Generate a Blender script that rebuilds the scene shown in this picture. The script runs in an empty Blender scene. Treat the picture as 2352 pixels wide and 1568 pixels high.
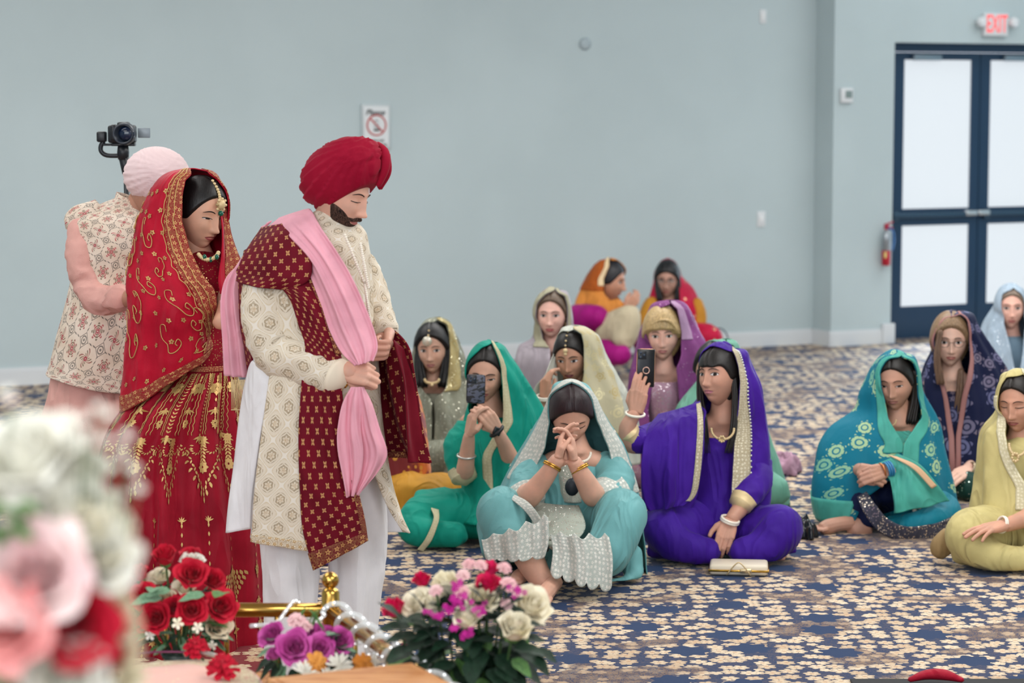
import bpy, bmesh, math, random
import numpy as np
from mathutils import Vector, Matrix
random.seed(7); rng = np.random.default_rng(7)
PI = math.pi; rad = math.radians
C = bpy.context.scene.collection
# ------------------------------------------------------------------ camera, world, light, exposure
CAM_H = 2.0; FPX = 5553.0; PITCH = math.atan(554/5553)
cd = bpy.data.cameras.new('camera'); cam = bpy.data.objects.new('camera', cd); C.objects.link(cam)
cam.location = (0, 0, CAM_H); cam.rotation_euler = (PI/2-PITCH, 0, 0)
cd.lens = 85; cd.sensor_width = 36; cd.clip_start = .1; cd.clip_end = 200
cd.dof.use_dof = True; cd.dof.focus_distance = 8.9; cd.dof.aperture_fstop = 3.0
bpy.context.scene.camera = cam
wd = bpy.data.worlds.new('world'); bpy.context.scene.world = wd; wd.use_nodes = True
wd.node_tree.nodes['Background'].inputs[0].default_value = (.80, .88, 1.0, 1)
wd.node_tree.nodes['Background'].inputs[1].default_value = 1.42
vs = bpy.context.scene.view_settings
vs.view_transform = 'Standard'; vs.look = 'None'; vs.gamma = 1; vs.exposure = 0.0; vs.use_curve_mapping = False
def area(name, loc, rot, sx, sy, power, col):
    l = bpy.data.lights.new(name, 'AREA'); l.shape = 'RECTANGLE'; l.size = sx; l.size_y = sy; l.energy = power; l.color = col
    o = bpy.data.objects.new(name, l); C.objects.link(o); o.location = loc; o.rotation_euler = rot; return o
for x, y, pw_ in [(-3.6, 3, 100), (2.6, 3, 170), (-3.6, 8.5, 85), (2.6, 8.5, 160), (-3.0, 13, 110), (1.2, 13.5, 165), (5.4, 13.5, 165), (5.2, 18.0, 50)]:
    area('ceiling_panel_light', (x, y, 4.25), (0, 0, 0), 3.2, 2.6, pw_, (1, .985, .96))
area('front_fill_light', (-2.5, -1.5, 3.0), (rad(68), 0, rad(-16)), 6, 3, 260, (.93, .97, 1))  # frontal fill added behind the camera at the open rear, no window there

# ------------------------------------------------------------------ pixel -> world
cp, sp = math.cos(PITCH), math.sin(PITCH)
def at(px, py, Y):
    dx = (px-1176)/FPX; dz = (784-py)/FPX
    d = np.array([dx, cp+dz*sp, -sp+dz*cp]); t = Y/d[1]
    return np.array([0, 0, CAM_H])+d*t
def floorpt(px, py, z=0):
    dx = (px-1176)/FPX; dz = (784-py)/FPX
    d = np.array([dx, cp+dz*sp, -sp+dz*cp]); t = (z-CAM_H)/d[2]
    return np.array([0, 0, CAM_H])+d*t

# ------------------------------------------------------------------ objects
def srgb(h):
    if isinstance(h, str):
        h = h.lstrip('#'); h = [int(h[i:i+2], 16)/255 for i in (0, 2, 4)]
        return tuple(c/12.92 if c <= .04045 else ((c+.055)/1.055)**2.4 for c in h)
    return tuple(h)
def thing(name, label, cat, loc=(0, 0, 0), group=None):
    o = bpy.data.objects.new(name, None); C.objects.link(o); o.location = [float(v) for v in loc]; o.empty_display_size = .1
    return tag(o, label, cat, group)
def tag(o, label=None, cat=None, group=None, kind=None):
    if label: o['label'] = label
    if cat: o['category'] = cat
    if group: o['group'] = group
    if kind: o['kind'] = kind
    return o
def wloc(o):
    v = Vector((0, 0, 0))
    while o is not None: v = v+o.location; o = o.parent
    return v
def mesh_obj(name, V, Fs, mat, parent=None, smooth=True, uv=None, mats=None, midx=None):
    me = bpy.data.meshes.new(name); V = np.asarray(V, float)
    if parent is not None: V = V-np.array(wloc(parent))
    me.from_pydata(V.tolist(), [], [list(f) for f in Fs] if not isinstance(Fs, np.ndarray) else Fs.tolist())
    return finish(name, me, mat, parent, smooth, uv, mats, midx)
def finish(name, me, mat, parent=None, smooth=True, uv=None, mats=None, midx=None):
    if uv is not None:
        l = me.uv_layers.new(name='UVMap'); idx = np.empty(len(me.loops), np.int32); me.loops.foreach_get('vertex_index', idx)
        l.data.foreach_set('uv', np.asarray(uv, np.float32)[idx].ravel())
    for m in (mats or [mat]): me.materials.append(m)
    if midx is not None: me.polygons.foreach_set('material_index', np.asarray(midx, np.int32))
    me.polygons.foreach_set('use_smooth', [smooth]*len(me.polygons)); me.update()
    o = bpy.data.objects.new(name, me); C.objects.link(o)
    if parent is not None: o.parent = parent
    return o
def struct(o): o['kind'] = 'structure'; return o
class MB:
    def __init__(s): s.V = []; s.F = []; s.n = 0; s.M = []
    def add(s, V, F, m=0):
        V = np.asarray(V, float); s.V.append(V); s.F += [[i+s.n for i in f] for f in F]; s.M += [m]*len(F); s.n += len(V); return s
    def box(s, c, d, m=0, R=None, bev=0):
        hx, hy, hz = [v/2 for v in d]
        if bev <= 0:
            V = np.array([(x, y, z) for x in (-hx, hx) for y in (-hy, hy) for z in (-hz, hz)])
            F = [(0, 1, 3, 2), (4, 6, 7, 5), (0, 4, 5, 1), (2, 3, 7, 6), (0, 2, 6, 4), (1, 5, 7, 3)]
        else:
            bm = bmesh.new(); bmesh.ops.create_cube(bm, size=1)
            for v in bm.verts: v.co = Vector((v.co.x*d[0], v.co.y*d[1], v.co.z*d[2]))
            bmesh.ops.bevel(bm, geom=bm.edges[:], offset=bev, segments=2, affect='EDGES', profile=.5)
            V = np.array([v.co[:] for v in bm.verts]); F = [[v.index for v in f.verts] for f in bm.faces]; bm.free()
        if R is not None: V = V @ np.array(R).T
        return s.add(V+np.array(c), F, m)
    def tube(s, P, r, n=10, m=0, closed=False, res=0, sq=1.0):
        V, F = tube_geo(P, r, n, closed, res, sq); return s.add(V, F, m)
    def ell(s, c, r, n=16, m=0, R=None):
        V, F = ell_geo(n); V = V*np.array(r)
        if R is not None: V = V @ np.array(R).T
        return s.add(V+np.array(c), F, m)
    def lathe(s, c, prof, n=24, m=0, R=None):
        V = []; F = []; k = len(prof)
        for r, z in prof:
            for i in range(n): a = 2*PI*i/n; V.append((r*math.cos(a), r*math.sin(a), z))
        for j in range(k-1):
            for i in range(n): F.append((j*n+i, j*n+(i+1) % n, (j+1)*n+(i+1) % n, (j+1)*n+i))
        F.append(tuple(range(n))[::-1]); F.append(tuple((k-1)*n+i for i in range(n)))
        V = np.array(V)
        if R is not None: V = V @ np.array(R).T
        return s.add(V+np.array(c), F, m)
    def build(s, name, mat, parent=None, smooth=True, mats=None):
        return mesh_obj(name, np.vstack(s.V), s.F, mat, parent, smooth, None, mats, s.M if mats else None)
def cr(A, t):
    A = np.asarray(A, float); n = len(A); t = np.clip(np.asarray(t, float), 0, 1)*(n-1); i = np.clip(np.floor(t).astype(int), 0, n-2); f = (t-i)[:, None]
    p1 = A[i]; p2 = A[i+1]; p0 = np.where((i > 0)[:, None], A[np.maximum(i-1, 0)], 2*p1-p2); p3 = np.where((i < n-2)[:, None], A[np.minimum(i+2, n-1)], 2*p2-p1)
    return .5*((2*p1)+(-p0+p2)*f+(2*p0-5*p1+4*p2-p3)*f*f+(-p0+3*p1-3*p2+p3)*f**3)
def tube_geo(P, r, n=10, closed=False, res=0, sq=1.0):
    P = np.asarray(P, float); r = np.full(len(P), r, float) if np.isscalar(r) else np.asarray(r, float)
    if res:
        A = cr(np.c_[P, r], np.linspace(0, 1, res)); P = A[:, :3]; r = np.maximum(A[:, 3], 1e-4)
    k = len(P); T = np.gradient(P, axis=0)
    if closed: T = np.roll(P, -1, 0)-np.roll(P, 1, 0)
    T /= np.linalg.norm(T, axis=1)[:, None]+1e-9
    ref = np.array([0, 0, 1.]) if abs(T[0][2]) < .9 else np.array([1., 0, 0])
    u = np.cross(T[0], ref); u /= np.linalg.norm(u); U = []
    for t in T:
        u = u-t*np.dot(u, t); u /= np.linalg.norm(u)+1e-9; U.append(u)
    U = np.array(U); W = np.cross(T, U); a = np.linspace(0, 2*PI, n, endpoint=False)
    V = (P[:, None]+r[:, None, None]*(np.cos(a)[None, :, None]*U[:, None]+sq*np.sin(a)[None, :, None]*W[:, None])).reshape(-1, 3)
    F = [(j*n+i, j*n+(i+1) % n, (j+1)*n+(i+1) % n, (j+1)*n+i) for j in range(k-1) for i in range(n)]
    if closed:
        F += [((k-1)*n+i, (k-1)*n+(i+1) % n, (i+1) % n, i) for i in range(n)]
    else:
        V = np.vstack([V, P[0]-T[0]*r[0]*.6, P[-1]+T[-1]*r[-1]*.6]); a0 = k*n; b0 = a0+1
        F += [(a0, (i+1) % n, i) for i in range(n)]+[(b0, (k-1)*n+i, (k-1)*n+(i+1) % n) for i in range(n)]
    return V, F
_e = {}
def ell_geo(n):
    if n in _e: return _e[n]
    m = n//2; V = [(0, 0, 1)]; F = []
    for j in range(1, m):
        t = PI*j/m
        for i in range(n): a = 2*PI*i/n; V.append((math.sin(t)*math.cos(a), math.sin(t)*math.sin(a), math.cos(t)))
    V.append((0, 0, -1)); L = len(V)-1
    for i in range(n): F.append((0, 1+i, 1+(i+1) % n)); F.append((L, 1+(m-2)*n+(i+1) % n, 1+(m-2)*n+i))
    for j in range(m-2):
        for i in range(n): a = 1+j*n; F.append((a+i, a+n+i, a+n+(i+1) % n, a+(i+1) % n))
    _e[n] = (np.array(V), F); return _e[n]
def remesh(V, F, voxel, it=6, fac=.5):
    me = bpy.data.meshes.new('t'); me.from_pydata(np.asarray(V).tolist(), [], F)
    o = bpy.data.objects.new('t', me); C.objects.link(o)
    m = o.modifiers.new('r', 'REMESH'); m.mode = 'VOXEL'; m.voxel_size = voxel
    if it: m2 = o.modifiers.new('s', 'SMOOTH'); m2.iterations = it; m2.factor = fac
    dg = bpy.context.evaluated_depsgraph_get(); ev = o.evaluated_get(dg); m3 = ev.to_mesh()
    n = len(m3.vertices); co = np.empty(n*3); m3.vertices.foreach_get('co', co); no = np.empty(n*3); m3.vertices.foreach_get('normal', no)
    k = len(m3.loops); li = np.empty(k, np.int32); m3.loops.foreach_get('vertex_index', li)
    ls = np.empty(len(m3.polygons), np.int32); m3.polygons.foreach_get('loop_total', ls)
    FF = np.split(li, np.cumsum(ls)[:-1]); FF = [f.tolist() for f in FF]
    ev.to_mesh_clear(); bpy.data.objects.remove(o); bpy.data.meshes.remove(me)
    return co.reshape(-1, 3), FF, no.reshape(-1, 3)
def wob(p, k, s=0.):
    x, y, z = p[..., 0]*k, p[..., 1]*k, p[..., 2]*k
    return (np.sin(x*1.3+2.1*np.sin(y*.9+s)+s)+np.sin(y*1.7+1.9*np.sin(z*1.1+s*2)+1.3*s)+np.sin(z*1.5+2.3*np.sin(x*.8-s)+.7*s))/3
CS = np.array([1.15, 1, .6])
def rid(p, k, s=0.): return .5-1.15*np.abs(wob(p, k, s))**.75
def sst(a, b, x): t = np.clip((x-a)/(b-a), 0, 1); return t*t*(3-2*t)

# ------------------------------------------------------------------ node expressions
class E:
    def __init__(s, nt, k): s.nt = nt; s.k = k
    def m(s, op, *o):
        n = s.nt.nodes.new('ShaderNodeMath'); n.operation = op
        for i, v in enumerate((s,)+o):
            if isinstance(v, E): s.nt.links.new(v.k, n.inputs[i])
            else: n.inputs[i].default_value = float(v)
        return E(s.nt, n.outputs[0])
    def __add__(s, o): return s.m('ADD', o)
    __radd__ = __add__
    def __sub__(s, o): return s.m('SUBTRACT', o)
    def __rsub__(s, o): return (s*-1)+o
    def __mul__(s, o): return s.m('MULTIPLY', o)
    __rmul__ = __mul__
    def __truediv__(s, o): return s.m('DIVIDE', o)
    def __lt__(s, o): return s.m('LESS_THAN', o)
    def __gt__(s, o): return s.m('GREATER_THAN', o)
    def abs(s): return s.m('ABSOLUTE')
    def sin(s): return s.m('SINE')
    def cos(s): return s.m('COSINE')
    def fr(s): return s.m('FRACT')
    def fl(s): return s.m('FLOOR')
    def mn(s, o): return s.m('MINIMUM', o)
    def mx(s, o): return s.m('MAXIMUM', o)
    def at2(s, o): return s.m('ARCTAN2', o)
    def pw(s, o): return s.m('POWER', o)
    def st(s, a, b):
        n = s.nt.nodes.new('ShaderNodeMapRange'); n.interpolation_type = 'SMOOTHSTEP'; s.nt.links.new(s.k, n.inputs[0])
        n.inputs[1].default_value = a; n.inputs[2].default_value = b; return E(s.nt, n.outputs[0])
def hyp(x, y): return (x*x+y*y).pw(.5)
class MT:
    def __init__(s, name, col=None, rough=.7, metal=0, sheen=0, spec=.5, alpha=1, emit=None, es=0, coat=0):
        s.m = bpy.data.materials.new(name); s.m.use_nodes = True; s.nt = s.m.node_tree; s.b = s.nt.nodes['Principled BSDF']
        s.v('Roughness', rough); s.v('Metallic', metal); s.v('Specular IOR Level', spec); s.v('Coat Weight', coat)
        if sheen: s.v('Sheen Weight', sheen); s.v('Sheen Roughness', .4)
        if alpha < 1: s.v('Alpha', alpha)
        if col is not None: s.col = srgb(col); s.v('Base Color', (*s.col, 1))
        if emit: s.v('Emission Color', (*srgb(emit), 1)); s.v('Emission Strength', es)
    def v(s, k, x):
        if isinstance(x, E): s.nt.links.new(x.k, s.b.inputs[k])
        else: s.b.inputs[k].default_value = x
        return s
    def co(s, kind='Object', scale=(1, 1, 1)):
        n = s.nt.nodes.new('ShaderNodeTexCoord'); mp = s.nt.nodes.new('ShaderNodeMapping'); s.nt.links.new(n.outputs[kind], mp.inputs[0]); mp.inputs['Scale'].default_value = scale
        return mp.outputs[0]
    def sep(s, k):
        n = s.nt.nodes.new('ShaderNodeSeparateXYZ'); s.nt.links.new(k, n.inputs[0]); return [E(s.nt, o) for o in n.outputs]
    def comb(s, *a):
        n = s.nt.nodes.new('ShaderNodeCombineXYZ')
        for i, v in enumerate(a):
            if isinstance(v, E): s.nt.links.new(v.k, n.inputs[i])
            else: n.inputs[i].default_value = v
        return n.outputs[0]
    def noise(s, k, scale=5, det=3, dist=0, col=False):
        n = s.nt.nodes.new('ShaderNodeTexNoise'); s.nt.links.new(k, n.inputs['Vector']); n.inputs['Scale'].default_value = scale; n.inputs['Detail'].default_value = det; n.inputs['Distortion'].default_value = dist
        return E(s.nt, n.outputs['Color' if col else 'Fac'])
    def vor(s, k, scale=5, rnd=1, feat='F1', dim='3D'):
        n = s.nt.nodes.new('ShaderNodeTexVoronoi'); n.voronoi_dimensions = dim; n.feature = feat; s.nt.links.new(k, n.inputs['Vector']); n.inputs['Scale'].default_value = scale; n.inputs['Randomness'].default_value = rnd
        return n
    def mix(s, f, a, b):
        n = s.nt.nodes.new('ShaderNodeMix'); n.data_type = 'RGBA'
        for i, v in ((0, f), (6, a), (7, b)):
            if isinstance(v, E): s.nt.links.new(v.k, n.inputs[i])
            elif i == 0: n.inputs[0].default_value = v
            else: n.inputs[i].default_value = (*srgb(v), 1)
        return E(s.nt, n.outputs[2])
    def bump(s, h, dist=.002, strength=1.):
        n = s.nt.nodes.new('ShaderNodeBump'); n.inputs['Distance'].default_value = dist; n.inputs['Strength'].default_value = strength
        s.nt.links.new(h.k, n.inputs['Height']); s.nt.links.new(n.outputs[0], s.b.inputs['Normal']); return s
def fabric(name, col, rough=.75, sheen=.25, var=.12, folds=.004, spark=None, alpha=1, sc=60., sthr=.28, metal=0):
    """cloth: slight colour variation, weave, soft creases, optional sparkling sequins"""
    col = tuple(c*.86 for c in srgb(col)); t = MT(name, col, rough, metal, sheen*.15, .15, alpha); o = t.co('Object')
    dk = tuple(c*(1-var*1.6) for c in t.col); lt = tuple(min(1, c*(1+var)+.004) for c in t.col)
    n = t.noise(o, 7, 4); base = t.mix(n.st(.3, .7), dk, lt)
    if spark:
        v = t.vor(o, sc, 1); d = E(t.nt, v.outputs['Distance']); mk = d < sthr; rnd = t.sep(v.outputs['Color'])[0] > .45; mk = mk*rnd
        base = t.mix(mk, base, spark); t.v('Metallic', mk*.75); t.v('Roughness', mk*-.45+rough)
    t.v('Base Color', base)
    cr_ = t.noise(t.co('Object', (6.5, 6.5, 1.8)), 1.0, 1.5, 1.6); wv_ = t.noise(t.co('Object', (260, 260, 260)), 1.0, 1); h = (cr_-.5).abs()*-3.2+wv_*.05; t.bump(h, folds*3.2, .9)
    return t.m
_mc = {}
def plain(col, rough=.6, metal=0, name=None, **k):
    key = (col, rough, metal, str(k))
    if key not in _mc:
        t = MT(name or 'plain', col, rough, metal, **k); n = t.noise(t.co('Object'), 30, 3); t.bump(n, .0006, .4); _mc[key] = t.m
    return _mc[key]
def skin_mat(col):
    key = ('skin', col)
    if key not in _mc:
        col = tuple(min(.85, c*k) for c, k in zip(srgb(col), (1.14, 1.16, 1.16))); t = MT('skin', col, .5, 0, 0, .35); n = t.noise(t.co('Object'), 22, 4)
        t.v('Base Color', t.mix(n.st(.3, .75), tuple(c*.9 for c in t.col), tuple([min(1, t.col[0]*1.06), t.col[1]*1.0, t.col[2]*.98])))
        t.v('Subsurface Weight', .06); t.v('Subsurface Radius', (.01, .004, .002)); t.v('Subsurface Scale', 1.)
        t.bump(t.noise(t.co('Object'), 350, 2), .0003, .4); _mc[key] = t.m
    return _mc[key]
def hair_mat(col):
    key = ('hair', col)
    if key not in _mc:
        t = MT('hair', col, .42, 0, 0, .4); n = t.noise(t.co('Object', (220, 220, 12)), 1, 4, .6)
        t.v('Base Color', t.mix(n.st(.35, .7), tuple(c*.72 for c in t.col), tuple(min(1, c*1.25+.002) for c in t.col))); t.bump(n, .0012, .7); _mc[key] = t.m
    return _mc[key]
GOLD = MT('gold_thread', '#c9a467', .42, .55); GOLD.bump(GOLD.noise(GOLD.co('Object'), 400, 2), .001, .8); GOLD = GOLD.m
PALEGOLD = plain('#d9c193', .5, .25); GOLDM = plain('#d8a94c', .22, 1.); SILVER = plain('#cfcfca', .3, .8); PEARL = plain('#efe6d6', .35)
EYEW = plain('#d8d0cc', .25); IRIS = plain('#1d120e', .35, spec=.3); LASH = plain('#17110f', .6)

# ------------------------------------------------------------------ surfaces: lofts and ribbons
class Surf:
    folds = (); cr_amp = 0.
    def frame(s, u, v):
        e = 2e-3; P = s(u, v); a = (s(np.minimum(u+e, 1), v)-s(np.maximum(u-e, 0), v)); b = (s(u, np.minimum(v+e, 1))-s(u, np.maximum(v-e, 0)))
        a /= (np.minimum(u+e, 1)-np.maximum(u-e, 0))[:, None]; b /= (np.minimum(v+e, 1)-np.maximum(v-e, 0))[:, None]
        N = np.cross(a, b); N /= np.linalg.norm(N, axis=1)[:, None]+1e-9; ref = s.out(u, v, P); sg = np.sign((N*ref).sum(1)); sg[sg == 0] = 1
        return P, N*sg[:, None], np.linalg.norm(a, axis=1)+1e-6, np.linalg.norm(b, axis=1)+1e-6
    def size(s):
        uu = np.linspace(0, 1, 40); w = 0
        for v in (.15, .35, .55, .75, .95): P = s(uu, uu*0+v); w += np.linalg.norm(np.diff(P, axis=0), axis=1).sum()/5
        P = s(uu*0+.5, uu); return w, np.linalg.norm(np.diff(P, axis=0), axis=1).sum()
    def patch(s, name, mat, parent, nu=60, nv=60, u0=0, u1=1, v0=0, v1=1, off=0., thick=.003, edge=None):
        g = np.meshgrid(np.linspace(0, 1, nu), np.linspace(0, 1, nv)); gu, gv = g[0].ravel(), g[1].ravel()
        U = u0+(u1-u0)*gu; V = v0+(v1-v0)*gv
        if edge: V = edge(U, V)
        P, N, a, b = s.frame(U, V); P = P+N*off; W, L = s.size()
        F = [(j*nu+i, j*nu+i+1, (j+1)*nu+i+1, (j+1)*nu+i) for j in range(nv-1) for i in range(nu-1)]
        if thick:
            n = len(P); Q = P-N*thick; F2 = [tuple(i+n for i in f[::-1]) for f in F]
            bd = [i for i in range(nu)]+[j*nu+nu-1 for j in range(1, nv)]+[(nv-1)*nu+i for i in range(nu-2, -1, -1)]+[j*nu for j in range(nv-2, 0, -1)]
            F3 = [(bd[k], bd[k]+n, bd[(k+1) % len(bd)]+n, bd[(k+1) % len(bd)]) for k in range(len(bd))]
            P = np.vstack([P, Q]); F = F+F2+F3; uv = np.c_[np.r_[U, U]*W, np.r_[V, V]*L]
        else: uv = np.c_[U*W, V*L]
        return mesh_obj(name, P, F, mat, parent, True, uv)
    def decals(s, name, items, mat, parent, off=.0025):
        """items: (u, v, size, angle, polys[, mirror]) - polys are 2-D outlines in units of size, laid on the cloth"""
        pu = []; pv = []; pd = []; F = []; n = 0
        us = np.array([i[0] for i in items]); vs_ = np.array([i[1] for i in items]); _, _, A, B = s.frame(np.clip(us, .004, .996), np.clip(vs_, .004, .996))
        for (u, v, sz, ang, polys), a, b in zip(items, A, B):
            c, q = math.cos(ang)*sz, math.sin(ang)*sz
            for pl in polys:
                pl = np.asarray(pl, float); x = pl[:, 0]*c-pl[:, 1]*q; y = pl[:, 0]*q+pl[:, 1]*c
                pu.append(np.clip(u+x/a, 0, 1)); pv.append(np.clip(v+y/b, 0, 1)); F.append(tuple(range(n, n+len(pl)))); n += len(pl)
        U = np.concatenate(pu); V = np.concatenate(pv); P, N, _, _ = s.frame(U, V)
        o = mesh_obj(name, P+N*off, F, mat, parent, False); o['kind'] = 'stuff'; return o
    def stroke(s, uvs, w, mb, off=.004, n=5, res=24):
        A = cr(np.asarray(uvs, float), np.linspace(0, 1, res)); P, N, _, _ = s.frame(np.clip(A[:, 0], 0, 1), np.clip(A[:, 1], 0, 1)); mb.tube(P+N*off*.5, w/2, n)
class Loft(Surf):
    """rows: (py, xl, xr, ry, dY[, a0, a1[, tiltx, tilty]]) ; angle 0 faces the camera, 90 is image right"""
    def __init__(s, Y, rows, folds=(), crump=0., face=0., seed=0., pw=2.0):
        R = []
        for r in rows:
            r = list(r)+[0, -180, 180, 0, 0][len(r)-4:] if len(r) < 9 else list(r)
            py, xl, xr, ry, dY, a0, a1, tx, ty = r; a = at(xl, py, Y+dY); b = at(xr, py, Y+dY)
            R.append([*((a+b)/2), (b[0]-a[0])/2, ry, rad(a0), rad(a1), tx, ty])
        s.R = np.array(R); s.folds = folds; s.cr = crump; s.seed = seed; s.pw = pw
    def __call__(s, u, v):
        A = cr(s.R, v); a = A[:, 5]+(A[:, 6]-A[:, 5])*u; rx = np.maximum(A[:, 3], .002); ry = np.maximum(A[:, 4], .002); d = 0
        for k, am, ph, v0 in s.folds: d = d+am*np.sin(k*a+ph+1.2*np.sin(3*v+ph))*sst(v0, min(v0+.35, 1.01), v)*(1+.5*np.sin(2.3*a+ph*3))
        S, Co = np.sin(a), np.cos(a)
        if s.pw != 2: S = np.sign(S)*np.abs(S)**(2/s.pw); Co = np.sign(Co)*np.abs(Co)**(2/s.pw)
        P = np.c_[A[:, 0]+(rx+d)*S, A[:, 1]-(ry+d)*Co, A[:, 2]+A[:, 7]*S+A[:, 8]*Co]
        if getattr(s, 'skull', None) is not None:
            hc, Rm, sc = s.skull; q = (P-hc) @ Rm/sc; e = np.linalg.norm(q/np.array([.091, .116, .137]), axis=1); f = 1+(np.maximum(1/np.maximum(e, .2), 1)-1)*sst(-.06, .0, q[:, 2]); P = (q*f[:, None]*sc) @ Rm.T+hc
        if s.cr: P = P+np.c_[S, -Co, S*0]*(s.cr*rid(P*CS, 24, s.seed)+.45*s.cr*rid(P*CS, 55, s.seed+2))[:, None]
        return P
    def out(s, u, v, P): A = cr(s.R, v); o = P-A[:, :3]; o[:, 2] *= .2; return o
class Ribbon(Surf):
    """rows: (xL, yL, dL, xR, yR, dR[, bulge])"""
    def __init__(s, Y, rows, folds=(), crump=0., seed=0., bulge=0.):
        R = []
        for r in rows: R.append([*at(r[0], r[1], Y+r[2]), *at(r[3], r[4], Y+r[5]), r[6] if len(r) > 6 else bulge])
        s.R = np.array(R); s.folds = folds; s.cr = crump; s.seed = seed
    def __call__(s, u, v):
        A = cr(s.R, v); L, R_ = A[:, :3], A[:, 3:6]; D = R_-L; w = np.linalg.norm(D, axis=1)[:, None]+1e-6; P = L+D*u[:, None]
        Nn = np.c_[D[:, 1], -D[:, 0], D[:, 0]*0]/w; Nn = Nn+np.array([0, -.35, 0]); Nn /= np.linalg.norm(Nn, axis=1)[:, None]
        d = A[:, 6]*np.sin(PI*u)
        for k, am, ph, v0 in s.folds: d = d+am*np.sin(2*PI*k*u+ph+1.1*np.sin(2.6*v+ph))*sst(v0, min(v0+.35, 1.01), v)
        P = P+Nn*d[:, None]
        if s.cr: P = P+Nn*(s.cr*rid(P*CS, 24, s.seed)+.45*s.cr*rid(P*CS, 55, s.seed+2))[:, None]
        return P
    def out(s, u, v, P): A = cr(s.R, v); D = A[:, 3:6]-A[:, :3]; return np.c_[D[:, 1], -D[:, 0], D[:, 0]*0]+np.array([0, -.02, 0])

# ------------------------------------------------------------------ people
def fy(x, z):
    """depth of the face surface at (x, z) in head space, metres; y is forward"""
    a = .075*np.where(z < -.01, 1-.36*np.clip((-.01-z)/.105, 0, 1)**1.7, 1.0); zz = np.where(z > 0, z/.118, z/.124)
    q = np.clip(1-(x/a)**2*np.where(z < 0, 1.0, 1.0)-zz**2, 0, None); y = .093*q**.44
    g = lambda cx, cz, sx, sz: np.exp(-((np.abs(x)-cx)/sx)**2-((z-cz)/sz)**2)
    g0 = lambda cz, sx, sz: np.exp(-(x/sx)**2-((z-cz)/sz)**2)
    br = np.clip((.014-z)/.055, 0, 1)*sst(-.058, -.046, z); f = br*.021*np.exp(-(x/.0088)**2)
    f = f+.0085*g0(-.042, .0105, .0095)+.0055*g(.0125, -.045, .006, .007)+.0035*g0(-.0, .006, .02)
    f = f-.0095*g(.031, .002, .017, .013)+.0055*g(.031, -.001, .0125, .0095)+.0040*g0(.020, .045, .009)
    f = f+.005*g(.040, -.034, .020, .018)+.004*g0(-.072, .028, .020)+.0048*g0(-.0645, .017, .0045)+.0060*g0(-.0755, .0145, .0055)-.0035*g0(-.0697, .022, .0022)
    f = f+.0075*g0(-.103, .018, .013)-.003*g0(-.087, .02, .005)-.0018*g0(-.056, .003, .006)-.004*g(.02, -.012, .006, .012)
    return y+f
def head_geo(nu=104, nv=84):
    t = np.linspace(0, 2*PI, nu, endpoint=False); az = t-.62*np.sin(t)*0+(-.55*np.sin(t)); el = np.linspace(-PI/2, PI/2, nv); el = el+.10*np.sin(2*el)*0
    A, B = np.meshgrid(az, el); A = A.ravel(); B = B.ravel()
    # az 0 = forward, denser there
    zz = np.sin(B); z = np.where(zz > 0, zz*.118, zz*.124); hr = np.cos(B); x = np.sin(A)*hr*.074; yb = np.cos(A)*hr
    jaw = 1-.36*np.clip((-.01-z)/.105, 0, 1)**1.7; x = x*jaw
    back = np.where(yb < 0, yb*.100*(1-.35*np.clip(-z/.12, 0, 1)), 0); y = np.where(yb >= 0, 0, back)
    fr = fy(x, z); w = sst(0.0, .25, yb); base = .093*np.clip(yb, 0, 1)**.88; y = np.where(yb >= 0, base*(1-w)+np.maximum(fr, base*.6)*w, y)
    V = np.c_[x, y, z]; F = [(j*nu+i, j*nu+(i+1) % nu, (j+1)*nu+(i+1) % nu, (j+1)*nu+i) for j in range(nv-1) for i in range(nu)]
    return V, F, A, B
HG = head_geo()
def rot(yaw, pitch, roll=0):
    """head frame -> world. yaw 0 faces the camera, + turns to image right; pitch + looks down"""
    # local x -> image right when facing camera is mirrored: forward y -> -Y
    B = np.array([[-1, 0, 0], [0, -1, 0], [0, 0, 1.]])
    Rx = np.array(Matrix.Rotation(-rad(pitch), 3, 'X')); Ry = np.array(Matrix.Rotation(rad(roll), 3, 'Y')); Rz = np.array(Matrix.Rotation(rad(yaw), 3, 'Z'))
    return Rz @ B @ Rx @ Ry
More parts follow.
